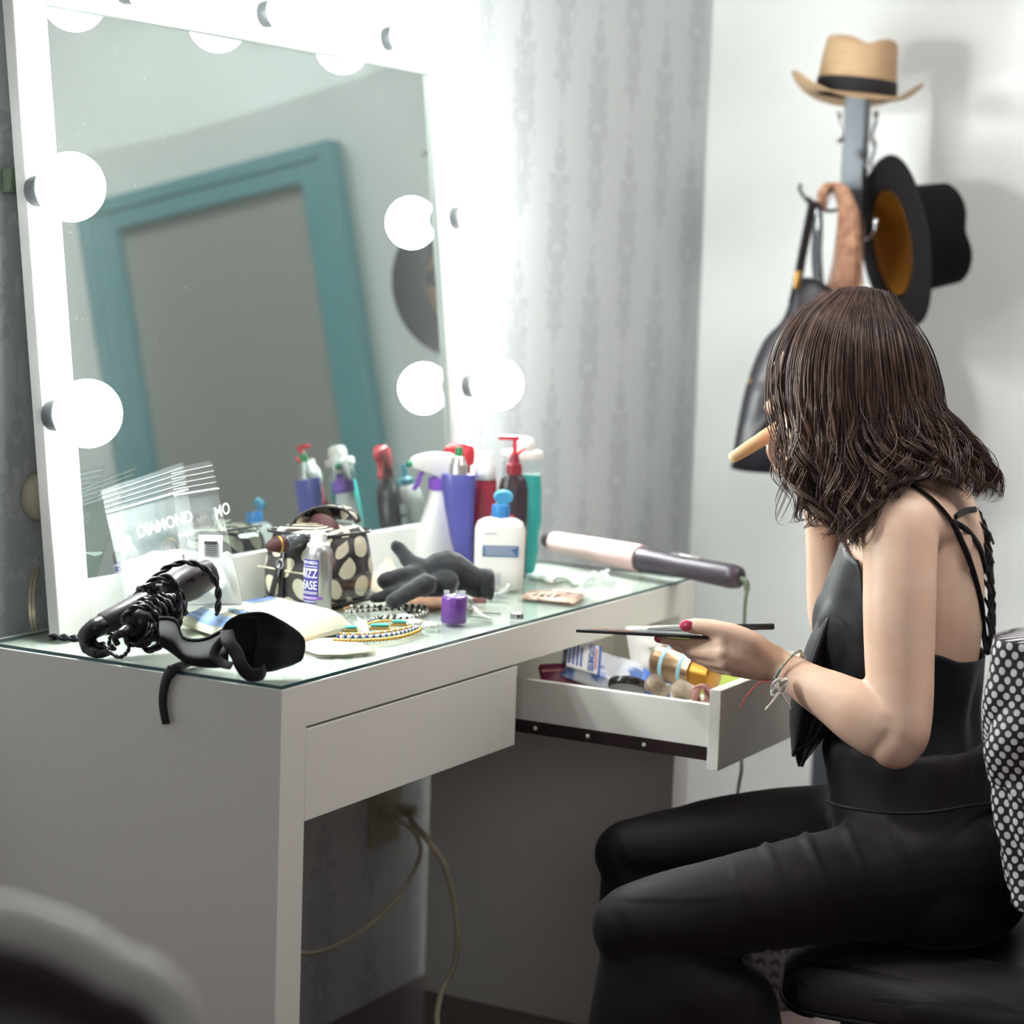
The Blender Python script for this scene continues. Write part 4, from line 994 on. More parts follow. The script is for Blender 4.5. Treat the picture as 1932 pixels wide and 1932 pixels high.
small('ring', remesh(q, .0009, 0), M['chrome'], p, 'small ribbed silver ring close to the table edge', 'ring')
p = T(900, 1138); small('eraser', MB().box((-.013, -.004, 0), (.013, .004, .008), camframe(p, .1)), M['rose'], p, 'small rose coloured block under the glove cuff', 'block', bevel=.001)
# blue clip behind the case (seen in the mirror)
# ------------------------------------------------------------------ pink curling wand
wa_, wb_ = P(1029, 1019, 3.63), P(1399, 1091, 3.30)
t = thing('curling_wand', T(1213, 1085), 'pink curling wand with dark grip resting on its stand at the table end', 'curling wand')
mw = axisframe(wa_, wb_); ln = (wb_-wa_).length
def zf(u): return ln*(u-1029)/(1399-1029)
z0, z1 = zf(1046), zf(1218)
MB().lathe([(0, -.001), (.0105, 0), (.012, .003), (.0125, z0), (.013, z0)], 28, mw).build('tip', M['cord_black'], t, auto=40)
MB().lathe([(0, z0), (.0155, z0), (.0168, z0+.003), (.0228, z1-.002), (.0222, z1), (0, z1)], 36, mw).build('barrel', M['pink'], t, auto=40)
MB().lathe([(0, z1), (.0195, z1), (.0205, z1+.004), (.0195, z1+.03), (.0175, z1+.07), (.0185, z1+.15), (.019, ln-.02), (.0165, ln-.006), (.009, ln), (0, ln)], 32, mw).build('grip', M['wand_grip'], t)
q = MB()
for k in range(4):
    q.ell((0, 0, 0), (.006, .0035, .003), Matrix.Translation(wa_.lerp(wb_, (z1+.075+k*.016)/ln)+UP*.0185), 10, 6)
q = MB().tube([wa_.lerp(wb_, (z1+.072)/ln)+UP*.0178, wa_.lerp(wb_, (z1+.1)/ln)+UP*.019, wa_.lerp(wb_, (z1+.13)/ln)+UP*.0185], [(.007, .002)]*3, 8); q.build('buttons', M['silver'], t)
st = T(1213, 1084); p = wa_.lerp(wb_, z1/ln)
q = MB(); q.tube(cr([p-UP*.019, p-UP*.024+RH*.001, Vector((st.x, st.y, GZ+.003)), Vector((st.x, st.y, GZ+.0015))+RH*.001], 5), .0014, 6); q.build('stand', M['cord_black'], t)
pts = [wb_+ (wb_-wa_).normalized()*-.004, P(1406, 1096, 3.29), P(1409, 1110, 3.29), P(1406, 1140, 3.30), P(1404, 1200, 3.42), P(1404, 1300, 3.47), P(1398, 1400, 3.46), P(1399, 1450, 3.43), P(1393, 1490, 3.44), P(1380, 1600, 3.45), P(1376, 1760, 3.42), P(1380, 1860, 3.42), P(1400, 1980, 3.42)]
pts[-1].z = .006; pts[-2].z = max(pts[-2].z, .03)
q = MB().tube(cr(pts, 8), [.0045 if i < 18 else .0028 for i in range(8*12+1)], 8); q.build('cord', M['cord_grey'], t)

# ------------------------------------------------------------------ things in the open drawer
DZ = sz0+.0085
def inD(u, v, z): 
    p = T(u, v, z); p.x = min(max(p.x, OX0+.03), OX1-.03); return p
p = Vector((.70, .055, DZ)); F_ = camframe(p, .25) @ Matrix.Rotation(.5, 4, 'X')
t = thing('packet', p, 'dark magenta packet at the back of the open drawer', 'packet')
F_ = frame(Vector((.735, .012, DZ+.004)), (.8, -.6, .0), None) @ Matrix.Rotation(math.radians(58), 4, 'X')
MB().box((-.034, 0, 0), (.034, .055, .012), F_).build('wrapper', M['magenta'], t, bevel=.003)
for y in (.012, .042): MB().box((-.0345, y, .0115), (.0345, y+.003, .0128), F_).build('stripe', M['rose'], t, smooth=False)
# cotton bud pack
Fk = frame(on(1140, 1268, 0, .80), (.80, -.59, -.06)) @ Matrix.Rotation(math.radians(29), 4, 'X') @ Matrix.Rotation(math.radians(-24), 4, 'Z')
t = thing('cotton_bud_pack', (Fk.translation.x, Fk.translation.y, DZ), 'blue and white pack of cotton buds lying tilted in the open drawer', 'cotton pack')
def pillow(mb, w_, h_, th, Mx, n=16, seed=1, amp=.004):
    for s in (1, -1):
        g = []
        for i in range(n+1):
            row = []
            for j in range(n+1):
                a, b = j/n*2-1, i/n*2-1; e = max(0, (1-a**4)*(1-b**4))**.5
                row.append(Mx @ Vector((a*w_/2, b*h_/2, s*th/2*e+amp*e*noise.noise(Vector((a*2.5, b*2.5, seed+s))))))
            g.append(row if s > 0 else list(reversed(row)))
        mb.sheet(g)
M['pack_blue'] = mat('blue_white_pack_print', (222, 228, 236), .35, var=(26, (92, 124, 190), .47, .56), coat=.5)
q = MB(); pillow(q, .13, .078, .034, Fk, seed=3); q.build('wrapper', M['pack_blue'], t)
lp_ = MB().box((-.062, -.036, .0165), (-.012, .034, .0185), Fk).build('label', M['white_label'], t, smooth=False)
MB().box((-.015, -.038, .0168), (-.011, .036, .0189), Fk).build('stripe', M['cobalt'], t, smooth=False)
text_mb('COTONETES', .0118, Fk @ frame((-.026, 0, .0192), (0, -1, 0), (1, 0, 0)), bold=.0004).build('lettering', M['cobalt'], t, smooth=False)
MB().box((-.0195, -.026, .0187), (-.0175, .026, .0192), Fk).build('print_line', M['pump_red'], t, smooth=False)
for k in range(4): MB().box((-.06+k*.006, -.03, .0186), (-.0572+k*.006, .028-.01*(k % 2), .0192), Fk).build('stripe', M['cobalt'], t, smooth=False)
q = MB(); Fk2 = Fk @ Matrix.Translation((.08, -.006, -.004)) @ Matrix.Rotation(.5, 4, 'Y'); pillow(q, .06, .06, .02, Fk2, seed=6); q.build('bag_end', M['cobalt'], t)
# black compact
p = on(1184, 1293, 0, .70); t = thing('compact', p, 'round black compact leaning on the near drawer side', 'compact')
m = camframe(p) @ Matrix.Rotation(math.radians(-28), 4, 'X') @ Matrix.Rotation(.1, 4, 'Y')
MB().lathe([(0, -.006), (.026, -.006), (.0275, -.004), (.0275, .004), (.026, .006), (0, .0065)], 36, m).build('case', M['lid_black'], t, auto=40)
# bronze can with blue bands and gold cap
a0, a1 = on(1243, 1248, 0, .80), on(1347, 1277, 0, .785)
t = thing('styling_can', (a0+a1)*.5, 'bronze can with two pale blue bands and a gold cap lying in the drawer', 'can')
m = axisframe(a0, a1); ln = (a1-a0).length; r = .0268
MB().lathe([(0, -.004), (r-.006, -.004), (r-.0025, 0), (r, .004), (r, ln*.68), (r-.0015, ln*.69), (0, ln*.69)], 40, m).build('body', M['bronze'], t, auto=50)
for f in (.17, .5): MB().lathe([(r+.0002, ln*f), (r+.0006, ln*f+.0005), (r+.0006, ln*f+.006), (r+.0002, ln*f+.0065)], 40, m).build('band', M['pale_band'], t)
q = MB(); prof = [(0, ln*.69)]
for k in range(9): prof += [(r-.003-.0003*k, ln*.69+k*.0035), (r-.0036-.0003*k, ln*.69+k*.0035+.0018)]
prof += [(r-.010, ln+.002), (0, ln+.003)]; q.lathe(prof, 36, m); q.build('cap', M['lidgold'], t)
# white bag with green letters and lime tube behind
Fw = frame(on(1262, 1225, 0, .90), (.75, -.66, 0)) @ Matrix.Rotation(math.radians(62), 4, 'X')
t = thing('paper_packet', (Fw.translation.x, Fw.translation.y, DZ), 'white packet with green letters behind the bronze can', 'packet')
q = MB(); pillow(q, .13, .075, .018, Fw, seed=9); q.build('wrapper', M['white_plastic'], t)
text_mb('Tr', .016, Fw @ Matrix.Translation((-.03, -.006, .0105))).build('lettering', M['mattegreen'], t, smooth=False)
a0, a1 = on(1345, 1298, 0, .86)+Vector((0, .02, 0)), on(1425, 1266, 0, 1.0)+Vector((0, .012, 0))
t = thing('tube', a0, 'lime green and white tube against the drawer front', 'tube')
m = axisframe(a0, a1); ln = (a1-a0).length
MB().lathe([(0, 0), (.012, 0), (.013, .004), (.013, ln), (.011, ln+.004), (0, ln+.004)], 24, m).build('body', M['lime'], t, auto=40)
Fz = frame(on(1368, 1275, 0, .97)+Vector((0, .03, 0)), (.75, -.66, 0)) @ Matrix.Rotation(math.radians(30), 4, 'X')
t = thing('wipes_pack', (Fz.translation.x, Fz.translation.y, DZ), 'white soft pack behind the lime tube in the drawer', 'wipes pack')
q = MB(); pillow(q, .09, .06, .03, Fz, seed=12); q.build('wrapper', M['white_plastic'], t)
# two fluffy brushes at the near side
def fluffy(name, c, d, L_, r, hand, lab):
    t = thing(name, c, lab, 'brush'); d = Vector(d).normalized(); x = d.orthogonal().normalized(); y = d.cross(x); q = MB(); rnd = random.Random(int(c.x*1e4))
    q.ell((0, 0, 0), (r*.8, r*.8, L_*.55), axisframe(c, c+d), 14, 10)
    for k in range(420):
        a = rnd.random()*2*PI; s = math.sqrt(rnd.random()); e = (x*math.cos(a)+y*math.sin(a))
        p0 = c-d*L_*.5+e*r*.4*s; p1 = c+e*r*.9*s+d*0; p2 = c+d*L_*(.62-.25*s*s)+e*r*1.05*s+e*rnd.uniform(-.001, .001)
        q.tube([p0, p1, p2], [.0004, .0004, .0001], 3, cap=False)
    q.build('bristles', M['fluff'], t)
    if hand: MB().tube([c-d*L_*.45, c-d*L_*.8, c-d*L_*.8+d*-.03], [.008, .009, .008], 12).build('ferrule', M['lid_black'], t)
    return t
fluffy('powder_brush', on(1242, 1296, 0, .675), RH*-.7+UP*.5-FH*.2, .034, .014, False, 'pale powder brush beside the black compact in the drawer')
fluffy('blush_brush', on(1294, 1304, 0, .672), RH*-1+UP*.1+FH*.3, .034, .0145, False, 'rounder fluffy brush next to the drawer front')
t = thing('hair_scrunchie', on(1324, 1313, 0, .668), 'rose knotted band squeezed into the drawer corner', 'hair band')
q = MB(); cx = on(1325, 1311, 0, .668)
for k in range(5):
    q.tube([cx+RH*(.009*math.cos(a)+.002*k-.004)+UP*(.013*math.sin(a))+FH*(.004*math.sin(3*a+k)) for a in [2*PI*j/18 for j in range(18)]], .0022, 6, closed=True)
q.build('band', M['rose'], t)

# ------------------------------------------------------------------ coat rack by the right wall
RX = 1.97
pt = on(1609, 195, 0, RX); pb_ = on(1611, 540, 0, RX); PX, PY = pt.x, (pt.y+pb_.y)/2
rack = thing('coat_rack', (PX, PY, 0), 'dark grey metal coat rack with chrome hooks beside the white wall', 'coat rack')
rot45 = Matrix.Translation((PX, PY, 0)) @ Matrix.Rotation(math.radians(8), 4, 'Z')
MB().box((-.0215, -.0215, .02), (.0215, .0215, pt.z+.05), rot45).build('pole', M['polesteel'], rack, smooth=False, bevel=.003)
MB().lathe([(0, 0), (.17, 0), (.17, .012), (.03, .022), (0, .022)], 40, Matrix.Translation((PX, PY, 0))).build('base', M['polesteel'], rack, auto=40)
def hook(u, v, side, s=1.0, dz=0):
    z = on(u, v, 0, RX).z; d = (RH*side).normalized(); o = Vector((PX, PY, z))
    return MB().tube(cr([o+d*.018, o+d*.035+UP*-.006, o+d*.055*s+UP*.004, o+d*.066*s+UP*.03, o+d*.062*s+UP*.042], 6), .0035, 8)
for u, v, sd in ((1600, 262, -1), (1600, 258, 1), (1600, 312, 1.0)):
    q = hook(u, v, sd, .55); q.ell(q.v[-1], (.006, .006, .008)); q.build('hook', M['chrome'], rack)
z = on(1600, 392, 0, RX).z; o = Vector((PX, PY, z)); d = (-RH-FH*.1).normalized()
MB().tube(cr([o+d*.015, o+d*.05-UP*.008, o+d*.085+UP*.006, o+d*.105+UP*.03, o+d*.104+UP*.042], 6), .0035, 8).build('hook', M['cord_black'], rack)
z = on(1600, 450, 0, RX).z; o = Vector((PX, PY, z)); d = (RH*.6-FH*.7).normalized()
q = MB().tube(cr([o+d*.015, o+d*.04, o+d*.055+UP*.012, o+d*.06+UP*.03], 6), .0035, 8); q.ell(o+d*.06+UP*.032, (.007, .007, .009)); q.build('hook', M['chrome'], rack)
MB().lathe([(0, 0), (.012, 0), (.013, .004), (.009, .008), (0, .009)], 18, axisframe((PX, PY, pt.z-.095), Vector((PX, PY, pt.z-.095))-FH+RH*.5) @ Matrix.Translation((0, 0, .02))).build('bolt', M['polesteel'], rack)
def hat(name, Mx, label, m_crown, m_band, m_lin, bx, by, cw, cd, ch, curl, front_dip, taper=.84, pinch=.018, bandh=.03, thick=.0022):
    """brim in local xy, crown along +z, x across the sides, y front"""
    t = thing(name, Mx.translation, label, 'hat'); n = 64
    def ringc(a, rx, ry, z): return Vector((rx*math.cos(a), ry*math.sin(a), z))
    def brim(f, a):
        rx, ry = cw+(bx-cw)*f, cd+(by-cd)*f
        z = curl*(abs(math.cos(a))**3)*f**2.2-front_dip*(math.sin(a)**2)*f**1.5
        return ringc(a, rx, ry, z)
    out = []; nf = 8
    for i in range(nf, -1, -1): out.append([Mx @ brim(i/nf, 2*PI*j/n) for j in range(n)])
    def crown(f, a, off=0):
        z = ch*math.sin(min(1, f*1.15)*PI/2)**.8 if f < .87 else ch
        s = 1-(1-taper)*f if f < .75 else (1-(1-taper)*.75)*math.sqrt(max(0, 1-((f-.75)/.25)**2.4))
        x, y = (cw-off)*s*math.cos(a), (cd-off)*s*math.sin(a)
        z = ch*min(1, f/.82)
        if f > .82: z = ch+ch*.03*math.sin((f-.82)/.18*PI)
        z -= off
        if f > .6:
            k = (f-.6)/.4; z -= pinch*1.4*math.exp(-(x/(cw*.28))**2)*k
            if y > 0: x *= 1-.22*k*math.exp(-((abs(x)-cw*.55)/(cw*.3))**2)
        return Vector((x, y, max(z, 0)))
    for f in np.linspace(.03, 1, 20): out.append([Mx @ crown(f, 2*PI*j/n) for j in range(n)])
    mb = MB(); mb.loft(out, cap=False); mb.face(range((len(out)-1)*n, len(out)*n))
    o = mb.build('felt', m_crown, t); sd = o.modifiers.new('sol', 'SOLIDIFY'); sd.thickness = thick; sd.offset = 0
    b = []
    for z_, s in ((.001, .0022), (.003, .003), (bandh-.002, .003), (bandh, .0022)):
        f = z_/ch*.82; b.append([Mx @ (crown(f, 2*PI*j/n)*1+Vector((s*math.cos(2*PI*j/n), s*math.sin(2*PI*j/n), 0))) for j in range(n)])
    q = MB(); q.loft(b, cap=False); q.build('band', m_band, t)
    li = [[Mx @ (crown(f, 2*PI*j/n, .004)+Vector((0, 0, -.001))) for j in range(n)] for f in np.linspace(.02, .9, 10)]
    q = MB(); q.loft(list(reversed(li)), cap=False); q.face(range(n-1, -1, -1)); q.build('lining', m_lin, t)
    return t
hx = (RH*.995-UP*.07).normalized(); hz = (UP*1+RH*.07-CF*.02).normalized(); hz = (hz-hx*hz.dot(hx)).normalized(); hy = hz.cross(hx)
c0 = on(1614, 181, 0, RX)
Mh = Matrix(((hx.x, hy.x, hz.x, c0.x), (hx.y, hy.y, hz.y, c0.y), (hx.z, hy.z, hz.z, c0.z), (0, 0, 0, 1)))
hat('straw_hat', Mh, 'straw fedora with a black band resting on top of the coat rack', M['straw'], M['hatband'], M['hatblack'], .125, .138, .076, .088, .104, .036, .012, taper=.86, pinch=.014)
c0 = on(1683, 458, 0, RX-.01)
hz = (RH*.93+UP*.18+FH*.25).normalized(); hx = (RH*.26-UP*.95).normalized(); hx = (hx-hz*hx.dot(hz)).normalized(); hy = hz.cross(hx)
Mh2 = Matrix(((hx.x, hy.x, hz.x, c0.x), (hx.y, hy.y, hz.y, c0.y), (hx.z, hy.z, hz.z, c0.z), (0, 0, 0, 1)))
hat('felt_hat', Mh2, 'black felt hat with brown lining hanging sideways on the coat rack', M['hatblack'], M['hatband'], M['lining'], .165, .155, .104, .085, .128, .018, -.005, taper=.9, pinch=.014)
# fringe hank over a hook
t = thing('fringe_hank', on(1585, 360, 0, RX-.05), 'brown fringed hank looped over the left hook of the coat rack', 'fringe')
q = MB(); rnd = random.Random(3)
for k in range(320):
    s = rnd.gauss(0, 1)*.34; e = rnd.uniform(-1, 1); d0 = 4.1+e*.02
    endv = rnd.uniform(540, 600)
    pts = [(1549+s*8+rnd.uniform(-3, 3), 372+e*6+rnd.uniform(0, 22), d0), (1560+s*10, 358+e*8, d0), (1583+s*14, 355+e*7, d0), (1601+s*18, 392+e*6, d0), (1604+s*24, 440, d0), (1601+s*26+3*math.sin(k), 500, d0), (1594+s*34+rnd.uniform(-6, 6), endv, d0)]
    q.tube([P(*z) for z in cr(pts, 4)], .0014, 4, cap=False)
q.build('strands', M['fringe'], t)
# black handbag
t = thing('handbag', P(1470, 800, 4.060), 'large black leather handbag hanging from the left hook', 'handbag')
bd = 4.03
out = cr([(1507, 528), (1562, 540), (1610, 620), (1640, 760), (1610, 880), (1470, 893), (1386, 886), (1382, 868), (1392, 800), (1410, 720), (1440, 645), (1478, 600)], 5, closed=True)
cx = (1510, 720); rr = []
for f, dd in [(math.sin(k*PI/16), .05*math.cos(k*PI/16)) for k in range(17)]:
    f = max(f, .01); rr.append([P(cx[0]+(u-cx[0])*f, cx[1]+(v-cx[1])*f, bd-dd*(.75)+.006*noise.noise(Vector((u*.02, v*.02, dd*20)))) for u, v in out])
q = MB(); q.loft(rr); q.build('body', M['bag'], t)
MB().tube([P(*z) for z in cr([(1528, 384, 4.070), (1533, 382, 4.065), (1524, 430, 4.050), (1514, 480, 4.040), (1503, 540, 4.030), (1495, 575, 4.020)], 6)], [(.013, .003)]*31, 8, ref=RH).build('strap', M['bag'], t)
MB().tube([P(*z) for z in cr([(1531, 384, 4.080), (1540, 395, 4.090), (1542, 440, 4.090), (1541, 490, 4.080), (1546, 545, 4.070), (1556, 575, 4.050)], 6)], [(.011, .003)]*31, 8, ref=RH).build('strap', M['patent'], t)
MB().box((-.006, -.003, -.016), (.006, .003, .016), camframe(P(1505, 528, 4.000))).build('buckle', M['gold'], t, bevel=.002)
MB().ell(P(1416, 720, 4.025), (.006, .004, .006)).build('stud', M['gold'], t)

# ------------------------------------------------------------------ upholstered chair, blouse, bin, near chair
FB = (-RH*.94+FH*.34).normalized(); LB = UP.cross(FB)            # way she faces; her left
cc = P(1800, 1790, 2.86); SZ = .340; ST = .425
def fb(f, l, z): return Vector((cc.x, cc.y, 0))+FB*f+LB*l+UP*z
chair = thing('upholstered_chair', fb(0, 0, 0), 'black damask upholstered chair under the seated woman', 'chair')
sw, sd_ = .245, .20
rings = []
for z, ins in ((SZ+.012, .03), (SZ, .012), (SZ+.004, .001), (SZ+.02, 0), (SZ+.038, .002), (SZ+.050, .012), (SZ+.057, .035), (SZ+.06, .08)):
    r = []
    for j in range(56):
        a = 2*PI*j/56; c, s = math.cos(a), math.sin(a); pw = .42
        f = (sd_-ins)*math.copysign(abs(c)**pw, c); l = (sw-ins)*math.copysign(abs(s)**pw, s)
        r.append(fb(f, l, z+.008*math.cos(l*16)*(1 if z < SZ+.02 else 0)-.006*(c > .5)*(z < SZ+.02)))
    rings.append(r)
q = MB(); q.loft(rings); q.build('seat', M['chairblack'], chair)
q = MB(); q.tube([fb((sd_+.001)*math.copysign(abs(math.cos(a))**.42, math.cos(a)), (sw+.001)*math.copysign(abs(math.sin(a))**.42, math.sin(a)), SZ+.006+.008*math.cos((sw)*math.copysign(abs(math.sin(a))**.42, math.sin(a))*16)) for a in [2*PI*j/72 for j in range(72)]], .003, 6, closed=True); q.build('piping', M['chairleg'], chair)
for f, l in ((.085, .195), (.085, -.195), (-.15, .195), (-.15, -.195)):
    MB().loft([[fb(f+x*s, l+y*s, z) for x, y in ((-1, -1), (1, -1), (1, 1), (-1, 1))] for z, s in ((0, .017), (SZ+.012, .023))]).build('leg', M['chairleg'], chair, smooth=False, bevel=.003)
rings = []
for z, tck in ((SZ+.03, .02), (SZ+.06, .025), (.62, .026), (.825, .024), (.842, .015)):
    lean = 0
    rings.append([fb(-.139-lean+tck*math.copysign(abs(math.cos(a))**.6, math.cos(a)), .262*math.copysign(abs(math.sin(a))**.3, math.sin(a)), z) for a in [2*PI*j/40 for j in range(40)]])
q = MB(); q.loft(rings); q.build('backrest', M['chairblack'], chair)
# blouse over the chair back
t = thing('blouse', fb(-.2, .1, .8), 'black blouse with white dots draped over the chair back', 'blouse')
def drape(plan, z0, z1, seed, amp, nv=44, out=0):
    pl = cr(plan, 9); n = len(pl); cum = [0]
    for k in range(1, n): cum.append(cum[-1]+math.dist(pl[k], pl[k-1]))
    g = []; uv = []
    for i in range(nv+1):
        b = i/nv; row = []; ur = []
        for k, (f, l) in enumerate(pl):
            hem = z1+.012*math.sin(cum[k]*40+seed)+.01*noise.noise(Vector((cum[k]*9, seed, 0)))
            if b < .12:
                c = b/.12; s_ = math.sin(c*PI/2); ff = -.139+(f+.139)*s_; ll = l*(.97+.03*s_); z = z0-.022*(1-math.cos(c*PI/2))
            else:
                c = (b-.12)/.88; z = (z0-.022)*(1-c)+hem*c
                w_ = amp*(math.sin(cum[k]*62+seed+2.2*math.sin(c*3+seed))+.8*noise.noise(Vector((cum[k]*14, c*4, seed))))*min(1, c*3)
                dx, dy = f+.139, max(0, abs(l)-.245)*math.copysign(1, l); q = math.hypot(dx, dy) or 1
                w_ = abs(w_)+out; ff = f+dx/q*w_; ll = l+dy/q*w_
                ss = min(1, max(0, (l-.08)/.16)); ss = ss*ss*(3-2*ss)*min(1, max(0, (f+.174)/.06))
                ff += ss*.014*math.exp(-((z-.60)/.05)**2)+ss*.036*min(1, max(0, (z-.59)/.12))*min(1, max(.25, (z0-z)/.02))
            row.append(fb(ff, ll, z)); ua = ur[-1][0]+math.hypot(row[-1].x-row[-2].x, row[-1].y-row[-2].y) if ur else 0; ur.append((ua, z+.01*noise.noise(Vector((cum[k]*12, z*9, seed)))))
        mid = ur[n//2][0]; g.append(row); uv.append([(p_[0]-mid, p_[1]) for p_ in ur])
    return g, uv
PLAN = [(-.1095, -.10), (-.108, .05), (-.106, .17), (-.101, .255), (-.115, .282), (-.144, .288), (-.171, .278), (-.174, .19), (-.174, .04), (-.174, -.1)]
q = MB()
g, uv = drape(PLAN, .858, .532, 1.0, .010)
q.sheet(g, uv=uv, th=.0012)
g, uv = drape(PLAN[2:8], .864, .655, 4.0, .008, out=.007)
q.sheet(g, uv=uv, th=.0012); q.build('cloth', M['blouse'], t)
# patterned bin
c0 = P(1459, 1800, 3.76); c0.z = 0
t = thing('waste_bin', c0, 'grey chevron patterned bin on the floor beyond the chair', 'bin')
rings = []; uv = []
for z, r in ((.0, .072), (.004, .078), (.26, .105), (.262, .103)):
    rr = []
    for j in range(49):
        a = 2*PI*j/48; rr.append(c0+Vector((r*math.cos(a), r*math.sin(a), z))); uv.append((a*.095, z))
    rings.append(rr)
q = MB(); q.loft(rings, uv=uv, closed=False, cap=False); q.build('body', M['chevron'], t)
MB().lathe([(0, .002), (.07, .002), (.07, .006), (0, .006)], 32, Matrix.Translation(c0)).build('bottom', M['chairleg'], t)
# out of focus chair near the camera
ncl = P(60, 1830, 1.12)
t = thing('armchair', (ncl.x, ncl.y, 0), 'dark leather chair back out of focus in the near left corner', 'chair')
bl = []
prof = cr([(-420, 1660), (-250, 1675), (-60, 1690), (60, 1715), (150, 1752), (210, 1788), (265, 1810), (312, 1850), (338, 1908), (350, 1990), (345, 2200), (330, 2500)], 6)
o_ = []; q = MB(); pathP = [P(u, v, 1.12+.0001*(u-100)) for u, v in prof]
q.tube([p-UP*.012 for p in pathP], [(.0165, .015)]*len(pathP), 12); ro = q.build('rim', M['rim_sheen'], t)
g = []
for k, p in enumerate(pathP):
    row = []
    for s in range(8):
        f = s/7; tgt = P(-60+(prof[k][0]+60)*.2, 2100, 1.09); row.append(p.lerp(tgt, f)+CF*(.03*math.sin(PI*f))-UP*.012)
    g.append(row)
q = MB(); q.sheet(g, th=.02); q.build('backrest', M['leather'], t)
bx = P(-60, 2100, 1.17)
MB().box((bx.x-.28, bx.y-.25, .36), (bx.x+.22, bx.y+.25, .46)).build('seat', M['leather'], t, bevel=.03, seg=4)
for dx, dy in ((-.24, -.2), (-.24, .2), (.18, -.2), (.18, .2)): MB().lathe([(0, 0), (.016, 0), (.022, .37), (0, .37)], 14, Matrix.Translation((bx.x+dx, bx.y+dy, 0))).build('leg', M['chairleg'], t)
MB().box((bx.x+.12, bx.y-.22, .44), (bx.x+.17, bx.y+.22, .72)).build('back_support', M['leather'], t, bevel=.02, seg=3)

# ------------------------------------------------------------------ the seated woman
woman = thing('person', fb(.0, 0, 0), 'seated woman in black top and trousers holding a palette and a wooden brush', 'person')
def ell_ring(c, ex, ey, a, b, n=28, p=2.0):
    r = []
    for j in range(n):
        t = 2*PI*j/n; q, s = math.cos(t), math.sin(t)
        r.append(c+ex*a*math.copysign(abs(q)**(2/p), q)+ey*b*math.copysign(abs(s)**(2/p), s))
    return r
def interp(st, n):
    return cr(st, n)
TORSO = [(1748, 870, 2.885, .050, .056), (1742, 905, 2.885, .056, .065), (1738, 945, 2.885, .070, .120), (1730, 1000, 2.885, .086, .152), (1716, 1100, 2.885, .098, .148), (1704, 1180, 2.885, .104, .138), (1702, 1260, 2.885, .098, .128), (1706, 1340, 2.885, .090, .122), (1714, 1410, 2.885, .094, .135), (1726, 1490, 2.885, .104, .155), (1745, 1580, 2.885, .112, .172), (1760, 1660, 2.885, .105, .17), (1765, 1715, 2.885, .085, .14)]
def tube_px(mb, pts, n=8, sides=32, caps=True):
    pts = cr(pts, n)
    mb.tube([P(*p[:3]) for p in pts], [p[3] for p in pts], sides)
    if caps:
        for p in (pts[0], pts[-1]): mb.ell(P(*p[:3]), [p[3]]*3, None, sides, 10)
body = MB()
body.loft([ell_ring(P(*s[:3]), FB, LB, s[3], s[4]) for s in interp(TORSO, 4)])
# trapezius, neck
tube_px(body, [(1598, 815, 2.875, .050), (1650, 850, 2.88, .050), (1705, 900, 2.885, .056), (1735, 950, 2.885, .066)])
for d_, u_ in ((-1, -30), (1, 30)): tube_px(body, [(1725, 905, 2.885, .045), (1722+u_*.8, 945, 2.885+d_*.07, .040), (1720+u_*1.3, 975, 2.885+d_*.125, .040)])
# left arm (near)
tube_px(body, [(1722, 985, 2.77, .050), (1700, 995, 2.735, .050), (1698, 1060, 2.715, .0465), (1697, 1150, 2.70, .0455), (1697, 1240, 2.69, .0435), (1699, 1320, 2.68, .041), (1697, 1380, 2.672, .038), (1690, 1400, 2.67, .034)])
tube_px(body, [(1692, 1395, 2.672, .032), (1672, 1378, 2.678, .040), (1625, 1348, 2.69, .0405), (1575, 1318, 2.71, .034), (1530, 1294, 2.73, .028), (1492, 1270, 2.745, .0235), (1462, 1250, 2.755, .0205)])
body.ell(P(1703, 1405, 2.672), (.022, .022, .022)); body.ell(P(1690, 1388, 2.675), (.038, .038, .036)); body.ell(P(1680, 1355, 2.68), (.042, .038, .042))
body.ell(P(1764, 1030, 2.81), (.042, .05, .06)); body.ell(P(1740, 985, 2.79), (.045, .05, .045))
# left hand
def finger(pts): tube_px(body, pts, 4, 10)
hand = [(1470, 1254, 2.753, .020)]
for a, b_, ra, rb in (((1455, 1240, 2.752), (1362, 1212, 2.745), .0185, .0125), ((1455, 1248, 2.757), (1362, 1232, 2.742), .0185, .0125), ((1455, 1256, 2.762), (1370, 1248, 2.745), .018, .0115), ((1457, 1262, 2.768), (1384, 1262, 2.755), .0165, .0105)):
    tube_px(body, [(*a, ra), ((a[0]+b_[0])/2, (a[1]+b_[1])/2, (a[2]+b_[2])/2-.004, (ra+rb)/2+.001), (*b_, rb)], 5, 12)
finger([(1362, 1212, 2.745, .0115), (1318, 1209, 2.77, .0092), (1278, 1208, 2.79, .0082), (1244, 1206, 2.805, .0066)])
finger([(1362, 1232, 2.742, .0115), (1316, 1228, 2.775, .0092), (1284, 1221, 2.815, .0082), (1268, 1212, 2.842, .0068)])
finger([(1370, 1248, 2.745, .0108), (1330, 1245, 2.785, .0088), (1304, 1234, 2.825, .0078), (1294, 1222, 2.85, .0066)])
finger([(1384, 1262, 2.755, .0098), (1352, 1260, 2.795, .0078), (1330, 1248, 2.83, .007), (1322, 1236, 2.85, .006)])
finger([(1448, 1236, 2.745, .0165), (1418, 1212, 2.737, .0152), (1380, 1193, 2.738, .0124), (1340, 1184, 2.744, .0112), (1308, 1181, 2.750, .0106), (1293, 1181, 2.753, .0085)])
